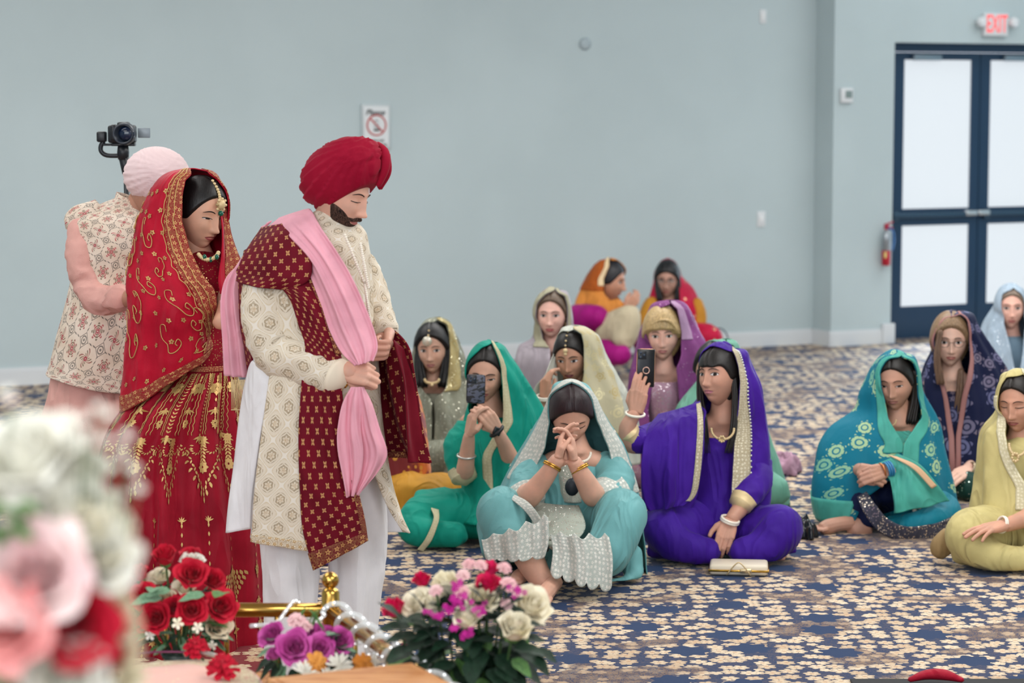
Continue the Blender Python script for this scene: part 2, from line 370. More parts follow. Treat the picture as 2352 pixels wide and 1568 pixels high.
class Person:
    def __init__(s, label, Y, base, skin='#c99f88', group=None, name='person'):
        s.Y = Y; b = at(base[0], base[1], Y); b[2] = 0; s.o = thing(name, label, 'person', b, group); s.sh = []; s.hd = []; s.skin = skin_mat(skin); s.fv = None
    def p(s, x, y, d=0.): return at(x, y, s.Y+d)
    def tube(s, pts, res=0):
        P = [s.p(a, b, c) for a, b, c, r in pts]; s.sh.append(tube_geo(P, [q[3] for q in pts], 14, res=res or len(pts)*4)); return s
    def torso(s, nx, ny, wy, d=0., w=.15, wd=.09):
        """hidden trunk: from the neck base pixel down to waist pixel wy"""
        A = s.p(nx, ny, d); B = s.p(nx, wy, d); V, F = ell_geo(18); h = (A[2]-B[2])/2
        s.sh.append((V*np.array([w, wd, h+.04])+(A+B)/2, F)); return s
    def head(s, px, py, yaw, pitch=8, roll=0, d=0., sc=1., neck=None, clav=1., eyes=1., gaze=0., lip='#a8605a', brow='#221814', hair='#15110f', line=.078, part=True, browthick=1., hairvol=.010, bangs=0.):
        sc = sc*(1.04 if hair is None else 1.085); s.hc = s.p(px, py+(0 if hair is None else 3), d); s.R = rot(yaw, pitch, roll); s.sc = sc; hc = s.hc; R = s.R
        T = lambda V: (np.asarray(V)*sc) @ R.T+hc
        s.T = T; V, F, A, B = HG; s.sh_head = (T(V), F)
        if neck is None: neck = (px, py+.19*FPX/(s.Y+d), .03)
        n = s.p(neck[0], neck[1], d+neck[2]); Vc, Fc = ell_geo(20); s.sh.append((Vc*np.array([.135*sc, .062*sc, .050*sc])*clav+n+np.array([0, .005, -.022]), Fc)); top = T([(0, -.022, -.05)])[0]
        s.sh.append(tube_geo([top, (top+n)/2, n], [.052*sc, .051*sc, .07*sc], 14, res=9))
        # eyes, brows and lips lie on the face surface
        for sg in (-1, 1):
            cx, cz, hw, ho = sg*.0318, -.001, .0162, .0074*max(eyes, .12); m = MB()
            tt = np.linspace(-1, 1, 17); up = ho*(1-tt**2)**.7+.0012*tt*1; lo = -ho*.75*(1-tt**2)**.8
            dz = -.003*(1-eyes)
            def P(x, z, o): return np.c_[x, fy(x, z)+o, z]
            X = cx+sg*tt*hw; G = []; zc = cz+dz
            for k in np.linspace(0, 1, 7): z = zc+lo+(up-lo)*k; G.append(P(X, z, .0012))
            m.add(T(np.vstack(G)), [(j*17+i, j*17+i+1, (j+1)*17+i+1, (j+1)*17+i) for j in range(6) for i in range(16)], 0)
            if eyes > .3:
                ix = cx+gaze*.005; aa = np.linspace(0, 2*PI, 20, endpoint=False); xx = ix+.0070*np.cos(aa); z = zc+.0070*np.sin(aa)
                tl = np.clip((xx-cx)*sg/hw, -1, 1); z = np.clip(z, zc-ho*.75*(1-tl**2)**.8, zc+ho*(1-tl**2)**.7)
                m.add(T(np.vstack([P(xx, z, .0019), P(np.array([ix]), np.array([zc]), .0022)])), [(i, (i+1) % 20, 20) for i in range(20)], 1)
            lz = zc+(up if eyes > .3 else lo*1.2); Q = P(X, lz, .0016); m.tube(T(Q), np.interp(np.arange(17), [0, 8, 16], [.0008, .0017, .0013])*sc, 5, 2)
            m.build('eye', None, s.o, mats=[EYEW if eyes > .3 else s.skin, IRIS, LASH])
            bt = np.linspace(0, 1, 14); bx = sg*(.012+.036*bt); bz = .0165+.0075*np.sin(PI*bt**.8*.85)-.004*bt; m = MB(); th = .0040*browthick*np.sin(PI*(.12+.85*bt))**.6
            m.tube(T(np.c_[bx, fy(bx, bz)+.0006, bz]), th*sc, 6, sq=.5); m.build('eyebrow', plain(brow, .8), s.o)
        m = MB(); tt = np.linspace(-1, 1, 19); xw = .0225*tt
        for (zt, zb) in ((-.0697+.0072*(1-tt**2)**.75*(1-.25*np.exp(-(tt/.14)**2)), -.0697+0*tt), (-.0700+0*tt, -.0697-.0098*(1-tt**2)**.75)):
            G = [P(xw, zb+(zt-zb)*k, .0010) for k in np.linspace(0, 1, 5)]
            m.add(T(np.vstack(G)), [(j*19+i, j*19+i+1, (j+1)*19+i+1, (j+1)*19+i) for j in range(4) for i in range(18)], 0)
        m.tube(T(P(xw, -.0697+0*tt, .0009)), .0006*sc, 4, 1)
        m.build('lips', None, s.o, mats=[plain(lip, .42), plain('#5a2c2a', .6)])
        if hair:
            x, y, z = V[:, 0], V[:, 1], V[:, 2]
            zt = line-bangs*.052*sst(.075, .02, np.abs(x)); e = (x/.0725)**2+((z+.03)/(zt+.03))**2*(z > -.03)
            k = sst(.90, 1.10, e)*sst(-.115, -.07, z-.3*np.clip(.03-y, 0, .1)); k = np.maximum(k, sst(.012, -.016, y)*sst(-.125, -.09, z))
            off = -.012+(.012+hairvol)*k; nrm = V/np.array([.074, .095, .118])**2; nrm /= np.linalg.norm(nrm, axis=1)[:, None]
            if part: off = off-.004*np.exp(-(x/.004)**2)*(z > .03)
            o = mesh_obj('hair', T(V+nrm*off[:, None]), F, hair_mat(hair), s.o); s.hair = o
        return s
    def sleeve(s, name, pts, r, mat, n=36, wa=.006, W=.5):
        V, F = tube_geo([s.p(*q[:3]) for q in pts], r, n, res=len(pts)*10); R = len(pts)*10; k = len(V)-2; D = wa*(1.3*rid(V*np.array([1, 1, 1.8]), 19, 1.3)+.4*rid(V*np.array([.8, 1, 2.4]), 40, 4))
        cen = V[:k].reshape(R, n, 3).mean(1).repeat(n, 0); nr = V[:k]-cen; nr /= np.linalg.norm(nr, axis=1)[:, None]+1e-9; V[:k] += nr*D[:k, None]; L = np.linalg.norm(np.diff(np.array([s.p(*q[:3]) for q in pts]), axis=0), axis=1).sum()
        uv = np.array([(abs(2*(i % n)/n-1)*W*.5, (i//n)/(R-1)*L) for i in range(k)]+[(0, 0), (0, L)]); return mesh_obj(name, V, F, mat, s.o, uv=uv)
    def strands(s, pts, n=5, col='#15110f', spread=.02, name='hair_length', sq=.45):
        m = MB()
        for i in range(n):
            P = [s.p(a, b, c)+np.array([(i/(max(n-1, 1))-.5)*spread*2*k, .3*spread*math.sin(i*2.)*k, 0]) for k, (a, b, c, r) in zip(np.linspace(.5, 1.2, len(pts)), pts)]
            m.tube(P, [q[3]*random.uniform(.8, 1.1) for q in pts], 8, res=len(pts)*5, sq=sq)
        return m.build(name, hair_mat(col), s.o)
    def hand(s, w, tip, n, thumb=1, curl=(.3, .3, .35, .4), sc=1., spread=.0, th=(.5, .3), w3=None):
        """w, tip: (px,py,d) of wrist and where the fingers point; n: direction the palm faces; thumb: side"""
        W = s.p(*w) if w3 is None else w3; Dv = s.p(*tip)-W; Dv /= np.linalg.norm(Dv); n = np.asarray(n, float); n = n-Dv*np.dot(n, Dv); n /= np.linalg.norm(n); X = np.cross(Dv, n)*thumb
        f = lambda a, b, c: W+sc*(X*a+Dv*b+n*c)
        sh = []
        kn = [(.031, .088), (.011, .093), (-.010, .089), (-.029, .080)]; ln = [(.043, .026, .021), (.047, .030, .022), (.043, .028, .021), (.034, .021, .019)]; rr = [.0095, .0098, .0092, .0082]
        for i, ((kx, ky), L, r, c) in enumerate(zip(kn, ln, rr, curl)):
            sh.append(tube_geo([f(kx*.45, .0, 0), f(kx*.85, .045, .001), f(kx, ky, 0)], [.020*sc, .0165*sc, .0125*sc], 10))
            x, y, z = kx, ky, 0; ang = 0; P = [f(x, y, z)]; sx = spread*(1.5-i)/1.5*.35
            for l, q in zip(L, (75, 95, 60)):
                ang += rad(q)*c; y += l*math.cos(ang); z += l*math.sin(ang); x += sx*l; P.append(f(x, y, z))
            sh.append(tube_geo(P, [r*1.08*sc, r*1.0*sc, r*.93*sc, r*.8*sc], 10))
        a, b = th; P = [f(.018, .012, .004), f(.038+.012*a, .040, .010+.012*b), f(.046+.020*a-.02*b, .068, .016+.026*b), f(.046+.026*a-.040*b, .092, .018+.036*b)]
        sh.append(tube_geo(P, [.018*sc, .0145*sc, .0115*sc, .0095*sc], 10)); s.hd.append(sh); return s
    def foot(s, heel, toe, sc=1., up=(0, 0, 1)):
        A = s.p(*heel); B = s.p(*toe); D = B-A; L = np.linalg.norm(D); D /= L; up = np.asarray(up, float); up = up-D*np.dot(up, D); up /= np.linalg.norm(up); X = np.cross(D, up)
        f = lambda a, b, c: A+X*a*sc+D*b*L+up*c*sc; sh = [tube_geo([f(0, 0, .03), f(0, .3, .03), f(.008, .62, .02), f(.004, .82, .014)], [.034*sc, .034*sc, .036*sc, .026*sc], 12, res=10)]
        for i, (x, e) in enumerate(((.030, 1.0), (.012, .99), (-.002, .96), (-.014, .93), (-.026, .88))):
            r = (.0135 if i == 0 else .0095)*sc; sh.append(tube_geo([f(x*.9, .72, .014), f(x, e-.07, .013), f(x, e, .009)], [r*1.15, r, r*.9], 8))
        s.hd.append(sh); return s
    def body(s):
        m = MB()
        if s.sh: V, F = join(s.sh); V, F, _ = remesh(V, F, .0095, 5); m.add(V, F)
        if hasattr(s, 'sh_head'): m.add(*s.sh_head)
        for h in s.hd: V, F = join(h); V, F, _ = remesh(V, F, .0032, 3); m.add(V, F)
        return m.build('body', s.skin, s.o)
    def loft(s, name, rows, mat, nu=90, nv=80, thick=.004, skull=False, **k):
        S = Loft(s.Y, rows, **k)
        if skull: S.skull = (s.hc, s.R, s.sc)
        if mat is not None: S.obj = S.patch(name, mat, s.o, nu, nv, thick=thick)
        return S
    def ribbon(s, name, rows, mat, nu=40, nv=70, thick=.004, **k):
        S = Ribbon(s.Y, rows, **k)
        if mat is not None: S.obj = S.patch(name, mat, s.o, nu, nv, thick=thick)
        return S
    def blob(s, name, tubes, mat, voxel=.014, it=8, amp=.006, k=14, seed=0., clampz=True, parent=None):
        """cloth volume grown round tubes [(px,py,d,r),...] with soft folds"""
        sh = []
        for t in tubes:
            P = [s.p(a, b, c) for a, b, c, r in t]
            if len(t) == 1: V, F = ell_geo(18); sh.append((V*t[0][3]+P[0], F))
            else: sh.append(tube_geo(P, [q[3] for q in t], 16, res=len(t)*5))
        V, F = join(sh)
        if clampz: V[:, 2] = np.where(V[:, 2] < .03, .012+.018*np.exp((V[:, 2]-.03)/.05)*.6, V[:, 2])
        V, F, N = remesh(V, F, voxel, it); D = amp*2.1*rid(V*np.array([1.1, 1, .75]), k*.62, seed)+.35*amp*rid(V+.3*V[:, [2, 0, 1]], k*1.5, seed+1); V = V+N*D[:, None]
        if clampz: V[:, 2] = np.maximum(V[:, 2], .004)
        return mesh_obj(name, V, F, mat, parent or s.o)
    def seat(s, px, mat, d=0., rx=.24, ry=.22, h=.16, name='skirt'):
        c = s.p(px, 900, d); V, F = ell_geo(40); V = V*np.array([rx, ry, h]); V[:, 2] = np.maximum(V[:, 2], -h*.6); V[:, 2] += h*.6+.004; V = V+V*(.05*rid(V, 16, 2.))[:, None]; V[:, 2] = np.maximum(V[:, 2], .004); V = V+np.array([c[0], c[1], 0]); return mesh_obj(name, V, F, mat, s.o)
    def ring(s, name, c, r, th, mat, axis=(0, 0, 1), n=24, k=1, gap=.008, parent=None):
        m = MB(); ax = np.asarray(axis, float); ax /= np.linalg.norm(ax); ref = np.array([1, 0, 0.]) if abs(ax[0]) < .8 else np.array([0, 1., 0]); u = np.cross(ax, ref); u /= np.linalg.norm(u); w = np.cross(ax, u); a = np.linspace(0, 2*PI, n, endpoint=False); c = s.p(*c)
        for j in range(k): m.tube(c+ax*gap*j+r*(np.cos(a)[:, None]*u+np.sin(a)[:, None]*w), th, 7, closed=True)
        return m.build(name, mat, parent or s.o)
def join(sh):
    V = []; F = []; n = 0
    for v, f in sh: V.append(v); F += [[int(i)+n for i in q] for q in f]; n += len(v)
    return np.vstack(V), F
def beads(name, pts, r, mat, parent, n=None, jit=0.):
    m = MB(); P = cr(pts, np.linspace(0, 1, n)) if n else np.asarray(pts)
    for p in P: m.ell(p+np.array([random.uniform(-jit, jit) for _ in range(3)]), (r, r, r), 8)
    o = m.build(name, mat, parent); return o
# ------------------------------------------------------------------ the room
def carpet_mat(name, base, cream, tan, scribble, sc=1.0, rough=.95):
    t = MT(name, base, rough, 0, .1, .15 if rough > .85 else .2); o = t.co('Object', (sc, sc, sc)); x, y, z = t.sep(o)
    def layer(scale, rnd, r0, petals, dx, dy, inner=True):
        k = t.comb(x+dx, y+dy, 0.); v = t.vor(k, scale, rnd, dim='2D'); px_, py_, _ = t.sep(v.outputs['Position']); ax = (x+dx-px_)*scale; ay = (y+dy-py_)*scale
        r = hyp(ax, ay); th = ay.at2(ax); rc = t.sep(v.outputs['Color']); R = (th*petals+rc[0]*6.28).cos()*.12+.88
        slit = ((th*petals+rc[0]*6.28).cos() < -.90)*(r > .20); return ((r/R) < (rc[1]*.10+r0))*(slit*-.75+1), r/R, rc
    f1, r1, c1 = layer(12.5, .60, .405, 6, 0, 0); f2, r2, c2 = layer(15, .8, .33, 5, 3.3, 1.7)
    big = t.vor(t.comb(x, y, 0.), 2.6, .7, dim='2D'); bx, by, _ = t.sep(big.outputs['Position']); hx = (x-bx)*2.6; hy = (y-by)*2.6; hr = hyp(hx, hy)/(((hy.at2(hx))*7).cos()*.14+.9)
    hole = hr < .215; reg = t.noise(t.comb(x, y, 0.), 1.9, 2, .3).st(.55, .58)
    lines = (t.noise(t.comb(x, y, 0.), 34, 3, 2.2)-.5).abs() < .035; lines2 = (t.noise(t.comb(x, y, 3.), 60, 2, 1.6)-.5).abs() < .05
    col = t.mix((hole*-1+1)*lines2*.3, base, scribble); scrib = lines.mx(lines2)
    cf = f1.mx(f2*(c2[2] > .7)); outl = (r1 > .36)*f1
    cre = t.mix(c1[2]*.8, cream, tan); cre = t.mix((r1 < .13)*.55, cre, '#b98a62'); cre = t.mix(outl*.35, cre, scribble)
    a = t.mix(cf*(hole*-1+1), col, cre); reg2 = reg*(hole*-1+1); b = t.mix(scrib, base, scribble); b = t.mix(f2*.75*(c2[2] > .35), b, tan); a = t.mix(reg2*.85, a, b)
    n = t.noise(t.co('Object'), 420, 2); t.v('Base Color', t.mix(n.st(.2, .8)*.12, a, '#3c3a3c')); t.bump(n, .002, .6); return t.m
def wallp(px, py, t=0.):
    """point of the far wall's plane (offset t towards the room) seen at this pixel"""
    O = np.array([WO[0]+WN[0]*t, WO[1]+WN[1]*t]); d = at(px, py, 1.)-np.array([0, 0, CAM_H]); k = (O @ WN)/(d[:2] @ WN); return np.array([0, 0, CAM_H])+d*k
WO = np.array([2.48, 19.87]); WU = np.array([math.cos(rad(26.2)), math.sin(rad(26.2))]); WN = np.array([WU[1], -WU[0]]); WR = np.array([[WU[0], -WN[0], 0], [WU[1], -WN[1], 0], [0, 0, 1]])
WZ = rad(26.2)
def wpos(s, t, z): return np.array([WO[0]+WU[0]*s+WN[0]*t, WO[1]+WU[1]*s+WN[1]*t, z])
def wbox(m, s0, s1, t0, t1, z0, z1, mi=0, bev=0): return m.box(wpos((s0+s1)/2, (t0+t1)/2, (z0+z1)/2), (s1-s0, t1-t0, z1-z0), mi, WR, bev)
tw = MT('painted_wall', '#b3c1c2', .85, 0, 0, .25); nn = tw.noise(tw.co('Object'), 1.2, 3); tw.v('Base Color', tw.mix(nn.st(.3, .7), '#b8c6c9', '#bdcbce')); tw.bump(tw.noise(tw.co('Object'), 160, 3), .0012, .5); WALL = tw.m
TRIM = plain('#d5d9dc', .5); DOORM = MT('dark_door_metal', '#1c3a56', .35, .2); DOORM.bump(DOORM.noise(DOORM.co('Object'), 40), .0004, .5); DOORM = DOORM.m
PANE = MT('frosted_daylight_glass', '#8d9498', .4, 0, 0, .3, 1, '#e8eef4', .72).m; CHROME = plain('#c9cdd0', .2, .9); WPLAST = plain('#dcdfe1', .4)
m = MB(); m.box((1.5, 11, -.06), (26, 30, .12)); fl = struct(m.build('floor', carpet_mat('floral_carpet', '#002a55', '#dccbb0', '#bfa384', '#7d6450', 1.0, .8), smooth=False))
m = MB(); wbox(m, -11, 0, -.2, 0, -.05, 4.35); struct(m.build('wall_back', WALL, smooth=False))
m = MB(); wbox(m, 0, .588, -.2, .27, -.05, 4.35); wbox(m, .588, 2.62, -.2, .27, 2.47, 4.35); wbox(m, 2.62, 6.5, -.2, .27, -.05, 4.35); struct(m.build('wall_door', WALL, smooth=False))
m = MB(); m.box((-7.35, 6, 2.15), (.2, 24, 4.4)); struct(m.build('wall_left', WALL, smooth=False))
m = MB(); m.box((8.3, 9.5, 2.15), (.2, 27, 4.4)); struct(m.build('wall_right', WALL, smooth=False))
m = MB(); m.box((.5, 10.5, 4.42), (18, 28, .14)); struct(m.build('ceiling', plain('#dfe2e2', .9), smooth=False))
def base(name, s0, s1, t, h=.125):
    m = MB(); wbox(m, s0, s1, t, t+.018, 0, h-.02); wbox(m, s0, s1, t, t+.012, h-.02, h); return struct(m.build(name, TRIM, smooth=False))
base('baseboard_back', -10.9, -.002, 0.); base('baseboard_door', .0, .50, .27)
m = MB(); m.box(wpos(-.010, .14, .0625), (.018, .29, .125), 0, WR); struct(m.build('baseboard_return', TRIM, smooth=False))
m = MB(); wbox(m, .49, .61, .27, .31, 0, .17, 0, .008); struct(m.build('trim_1', TRIM, smooth=False))
# double door
def dpt(s, z, t=.03): return wpos(s, t, z)
d0 = thing('door_1', None, None, wpos(1.62, 0, 0)); d0['kind'] = 'structure'
m = MB(); wbox(m, .588, .68, -.03, .10, 0, 2.47); wbox(m, 2.56, 2.62, -.03, .10, 0, 2.47); wbox(m, .68, 2.56, -.03, .10, 2.40, 2.47); m.build('door_frame', DOORM, d0, False)
for s0, s1, g0, g1 in ((.69, 1.615, .843, 1.533), (1.625, 2.55, 1.726, 2.43)):
    m = MB(); wbox(m, s0, g0, 0, .05, .01, 2.395); wbox(m, g1, s1, 0, .05, .01, 2.395); wbox(m, g0, g1, 0, .05, 2.335, 2.395); wbox(m, g0, g1, 0, .05, .955, 1.095); wbox(m, g0, g1, 0, .05, .01, .277); m.build('door_leaf', DOORM, d0, False)
    for z0, z1 in ((1.095, 2.335), (.277, .955)):
        m = MB(); wbox(m, g0, g1, .018, .032, z0, z1); m.build('pane', PANE, d0, False)
    m = MB(); wbox(m, s0+.03, s1-.03, .07, .105, 1.02, 1.065, 0, .006); wbox(m, s0+.03, s0+.09, .05, .10, 1.0, 1.08, 0, .006); m.build('push_bar', plain('#3c5468', .3, .6), d0)
    e = s1-.09 if s0 < 1 else s0+.03
    m = MB(); wbox(m, e-.07, e+.05, .05, .115, 1.03, 1.075, 0, .008); m.build('latch_case', CHROME, d0)
    m = MB(); wbox(m, s0+.22, s0+.5, .05, .10, 2.33, 2.38, 0, .008); m.build('door_closer', plain('#8597a4', .35, .5), d0)
area('door_daylight', wpos(1.6, .35, 1.3), (rad(-90), 0, WZ), 1.8, 2.2, 190, (.74, .88, 1))
# wall fittings
def text(name, s, size, p, mat, parent, ext=.001, shear=0, rz=WZ, tilt=0):
    cu = bpy.data.curves.new('t', 'FONT'); cu.body = s; cu.size = size; cu.align_x = 'CENTER'; cu.align_y = 'CENTER'; cu.extrude = ext; cu.shear = shear; cu.offset = size*.012
    o = bpy.data.objects.new('t', cu); C.objects.link(o); dg = bpy.context.evaluated_depsgraph_get(); me = bpy.data.meshes.new_from_object(o.evaluated_get(dg)); bpy.data.objects.remove(o)
    me.materials.clear(); me.materials.append(mat); r = bpy.data.objects.new(name, me); C.objects.link(r); r.rotation_euler = (PI/2+tilt, 0, rz); r.location = Vector(p)-wloc(parent); r.parent = parent; return r
def wthing(name, label, cat, px, py, t=0.): p = wallp(px, py, t); o = thing(name, label, cat, p); return o, p
def wb(m, p, ds, dz, w, h, d, mi=0, bev=.002, dt=0.): c = p+np.array([WU[0]*ds+WN[0]*(dt+d/2), WU[1]*ds+WN[1]*(dt+d/2), dz]); return m.box(c, (w, d, h), mi, WR, bev)
RED = plain('#c8202e', .4); INK = plain('#3a4042', .6)
o, p = wthing('notice_sign', 'framed white notice with a red no-phone circle on the wall above the red turban', 'sign', 862, 291, 0)
m = MB(); wb(m, p, 0, 0, .235, .335, .018); m.build('frame', plain('#b9c3c6', .3), o)
m = MB(); wb(m, p, 0, 0, .20, .30, .004, dt=.018, bev=0); m.build('notice_card', plain('#dde2e4', .6), o, False)
f = lambda ds, dz, dt=.025: p+np.array([WU[0]*ds+WN[0]*dt, WU[1]*ds+WN[1]*dt, dz])
text('lettering', 'Please', .062, f(-.012, .105), INK, o, shear=.35); text('lettering', 'TURN OFF', .026, f(0, -.105), INK, o); text('lettering', 'CELL PHONE', .026, f(.01, -.135), INK, o)
a = np.linspace(0, 2*PI, 40, endpoint=False); m = MB(); m.tube([f(.075*math.cos(q), .012+.075*math.sin(q)) for q in a], .006, 6, closed=True); m.tube([f(-.052, .064), f(.052, -.04)], .006, 6); m.build('prohibition_ring', plain('#c4524f', .5), o)
m = MB(); wb(m, p, .0, .0, .042, .062, .002, dt=.022, bev=0); m.build('phone_symbol', plain('#c3cbcd', .5), o); m = MB(); wb(m, p, .0, -.026, .045, .012, .003, dt=.022, bev=0); wb(m, p, 0, .046, .03, .006, .003, dt=.022, bev=0); m.build('symbol_bars', INK, o)['kind'] = 'stuff'
for nm, lb, px, py, w, h in (('light_switch', 'white light switch plate on the pale wall left of the corner', 1748, 503, .075, .125), ('blank_plate', 'small white wall plate high up near the corner', 1752, 38, .06, .11)):
    o, p = wthing(nm, lb, 'wall plate', px, py); m = MB(); wb(m, p, 0, 0, w, h, .008, bev=.003); m.build('plate', WPLAST, o); m = MB(); wb(m, p, 0, 0, w*.35, h*.45, .006, dt=.008); m.build('rocker', plain('#eceeef', .35), o)
o, p = wthing('smoke_sensor', 'small round pale disc mounted high on the wall', 'sensor', 1343, 101); R = np.array(Matrix.Rotation(WZ, 3, 'Z') @ Matrix.Rotation(PI/2, 3, 'X'))
m = MB(); m.lathe(p, [(.048, 0), (.048, .012), (.04, .022), (.015, .026)], 24, 0, R); m.build('housing', plain('#a9b7bd', .5), o)
o, p = wthing('thermostat', 'white square thermostat with grey screen left of the doors', 'thermostat', 1942, 219, .27)
m = MB(); wb(m, p, 0, 0, .115, .12, .03, bev=.006); m.build('case', WPLAST, o); m = MB(); wb(m, p, .012, .008, .065, .06, .003, dt=.03, bev=.001); m.build('screen', plain('#7d8d8c', .3), o)
o, p = wthing('exit_sign', 'white exit sign with red letters and two lamp heads above the doors', 'sign', 2281, 57, .27)
m = MB(); wb(m, p, 0, 0, .245, .19, .05, bev=.008); m.build('case', WPLAST, o); text('lettering', 'EXIT', .205, p+np.array([WN[0]*.053, WN[1]*.053, 0]), MT('lit_red', '#f06a6a', .5, 0, 0, .3, 1, '#f4585c', .55).m, o).scale = (.52, 1, 1)
for sg in (-1, 1):
    m = MB(); c = p+np.array([WU[0]*.165*sg+WN[0]*.03, WU[1]*.165*sg+WN[1]*.03, .02]); m.ell(c+np.array([WN[0]*.03, WN[1]*.03, 0]), (.048, .05, .045), 16); m.tube([c-np.array([WU[0]*.05*sg, WU[1]*.05*sg, 0]), c], .018); m.build('lamp_head', WPLAST, o)
# fire extinguisher
o, p = wthing('fire_extinguisher', 'red fire extinguisher with silver top hanging beside the door frame', 'fire extinguisher', 2026, 556, .27); c = p+np.array([WN[0]*.06, WN[1]*.06, 0])
m = MB(); m.lathe(c-np.array([0, 0, .19]), [(.02, 0), (.036, .005), (.036, .125)], 20); m.build('tank', plain('#b3152c', .35), o)
m = MB(); m.lathe(c-np.array([0, 0, .065]), [(.036, 0), (.036, .11), (.026, .15), (.012, .165)], 20); m.build('upper_tank', plain('#9fa6ac', .3, .6), o)
m = MB(); m.box(c+np.array([0, 0, .13]), (.035, .03, .05), 0, WR, .006); m.tube([c+np.array([0, 0, .15]), c+np.array([.05, -.01, .17])], .008); m.tube([c+np.array([0, 0, .13]), c+np.array([.05, -.01, .12])], .007); m.build('valve_handle', plain('#a81f3a', .4), o)
m = MB(); m.tube([c+np.array(q) for q in ((0, 0, .12), (.045, -.02, .10), (.06, -.02, .02), (.045, -.03, -.06))], .009, 8, res=20); m.build('hose', plain('#1c5f9c', .4), o)
m = MB(); m.box(c+np.array([-.01, -.036, -.10]), (.028, .006, .05), 0, WR, .002); m.build('label_patch', plain('#d6c878', .5), o)
# ------------------------------------------------------------------ cloth patterns
def sherwani_mat():
    t = MT('cream_gold_brocade', '#e4d8c4', .7, 0, .05, .2); u, v, _ = t.sep(t.co('UV')); P = .098; Q = .104
    f = (u*(2*PI/P)).cos()+(v*(2*PI/Q)).cos(); lat = ((f.abs()-.22).abs() < .09); lat2 = (f.abs() < .13); th_ = (u*(2*PI/P)).sin().at2((v*(2*PI/Q)).sin()); mot = (((f.abs()*9+(th_*6).cos()*.9).sin() > -.1)*(f.abs() > .95)); core = f.abs() > 1.86
    n = t.noise(t.co('UV'), 420, 3, 1.5); emb = n.st(.42, .56); g = t.mix(emb, '#e8d9bd', '#cfb182')
    c = t.mix(lat2, '#e4d8c4', '#ece4d6'); c = t.mix(lat*emb*.75, c, '#d9c49c'); c = t.mix(mot*(emb*.55+.2), c, g); c = t.mix(core*(n > .52)*.8, c, '#bd9862'); t.v('Base Color', c)
    t.bump(lat*.5+mot*emb+n*.4, .0022, .9); return t.m
def velvet_mat(name='maroon_velvet', base='#67081d', gold='#d2a06c'):
    t = MT(name, base, .7, 0, .04, .15); u, v, _ = t.sep(t.co('UV')); P = .042; a = (u+v*.9)/P; b = (u-v*.9)/P
    x = a.fr()-.5; y = b.fr()-.5; r = hyp(x, y); th = y.at2(x); pet = (th*4).cos()*.5+.5; m1 = (r < (pet*.16+.12))*(r > .05); m2 = (r < (pet*.06+.16))
    n = t.noise(t.co('UV'), 700, 2); mot = m1*(n > .40); t.v('Base Color', t.mix(mot, t.mix(t.noise(t.co('UV'), 9, 3).st(.3, .7), tuple(c*.8 for c in t.col), tuple(c*1.25 for c in t.col)), gold)); t.v('Metallic', mot*.35)
    t.bump(mot*.8+t.noise(t.co('Object', (8, 8, 2)), 1, 2)*3, .002, .7); return t.m
def border_mat(name='gold_floral_border', base='#6d0f22', gold='#c79a62', P=.03, thr=.46):
    t = MT(name, base, .6, 0, .03, .2); k = t.co('UV'); v = t.vor(k, 1/P, .45, dim='2D'); d = E(t.nt, v.outputs['Distance']); u, w, _ = t.sep(k); px, py, _2 = t.sep(v.outputs['Position'])
    ax = (u-px)/P; ay = (w-py)/P; r = hyp(ax, ay); th = ay.at2(ax); fl_ = (r < ((th*5).cos()*.08+.27))*(r > .08); n = t.noise(k, 200, 3, 2); vine = ((n-.5).abs() < .03)*(r > .36); g = fl_.mx(vine)*(t.noise(k, 800, 1) > .35)
    t.v('Base Color', t.mix(g, base, gold)); t.v('Metallic', g*.4); t.bump(g, .0015, .9); return t.m
SHER = sherwani_mat(); VELV = velvet_mat(); BORD = border_mat(); PINK = fabric('pink_chiffon', '#f7b2c2', .8, .3, .07, .003); WHITE = fabric('white_cotton', '#f6f4f6', .8, .15, .04, .003); TURB = fabric('crimson_muslin', '#a4052f', .8, .3, .06, .0002)
def turban(P, c, radii, R, knot, mat, name='turban', n=17, amp=.0045, parent=None):
    """wrapped turban: pleats run from the front knot round to the nape"""
    V, F = ell_geo(110); hz = math.tan(knot); ang_ = np.arctan2(V[:, 2]-hz, 1.22-V[:, 1]+.25*V[:, 0]**2); t_ = ang_*n/1.5+.35*np.sin(3*np.arctan2(V[:, 0], V[:, 1]))*V[:, 2]; q_ = t_ % 1; rd = q_**1.5-.5*(q_ > .93)*(q_-.93)/.07*2*0; w = sst(-1.05, -.6, -V[:, 1]*0+.0)*0+1
    d = amp*(rd-.4)*np.clip(1.25-np.abs(V[:, 2]), .25, 1)+.0014*np.sin(t_*19); fall = 1+.08*np.maximum(0, V[:, 1])**3*(V[:, 2] > -.2)
    W = V*np.array(radii)*fall[:, None]+V*d[:, None]; W[:, 2] = np.maximum(W[:, 2], -radii[2]*.80)
    o = mesh_obj(name, W @ np.array(R).T+np.array(c), F, mat, P); return o
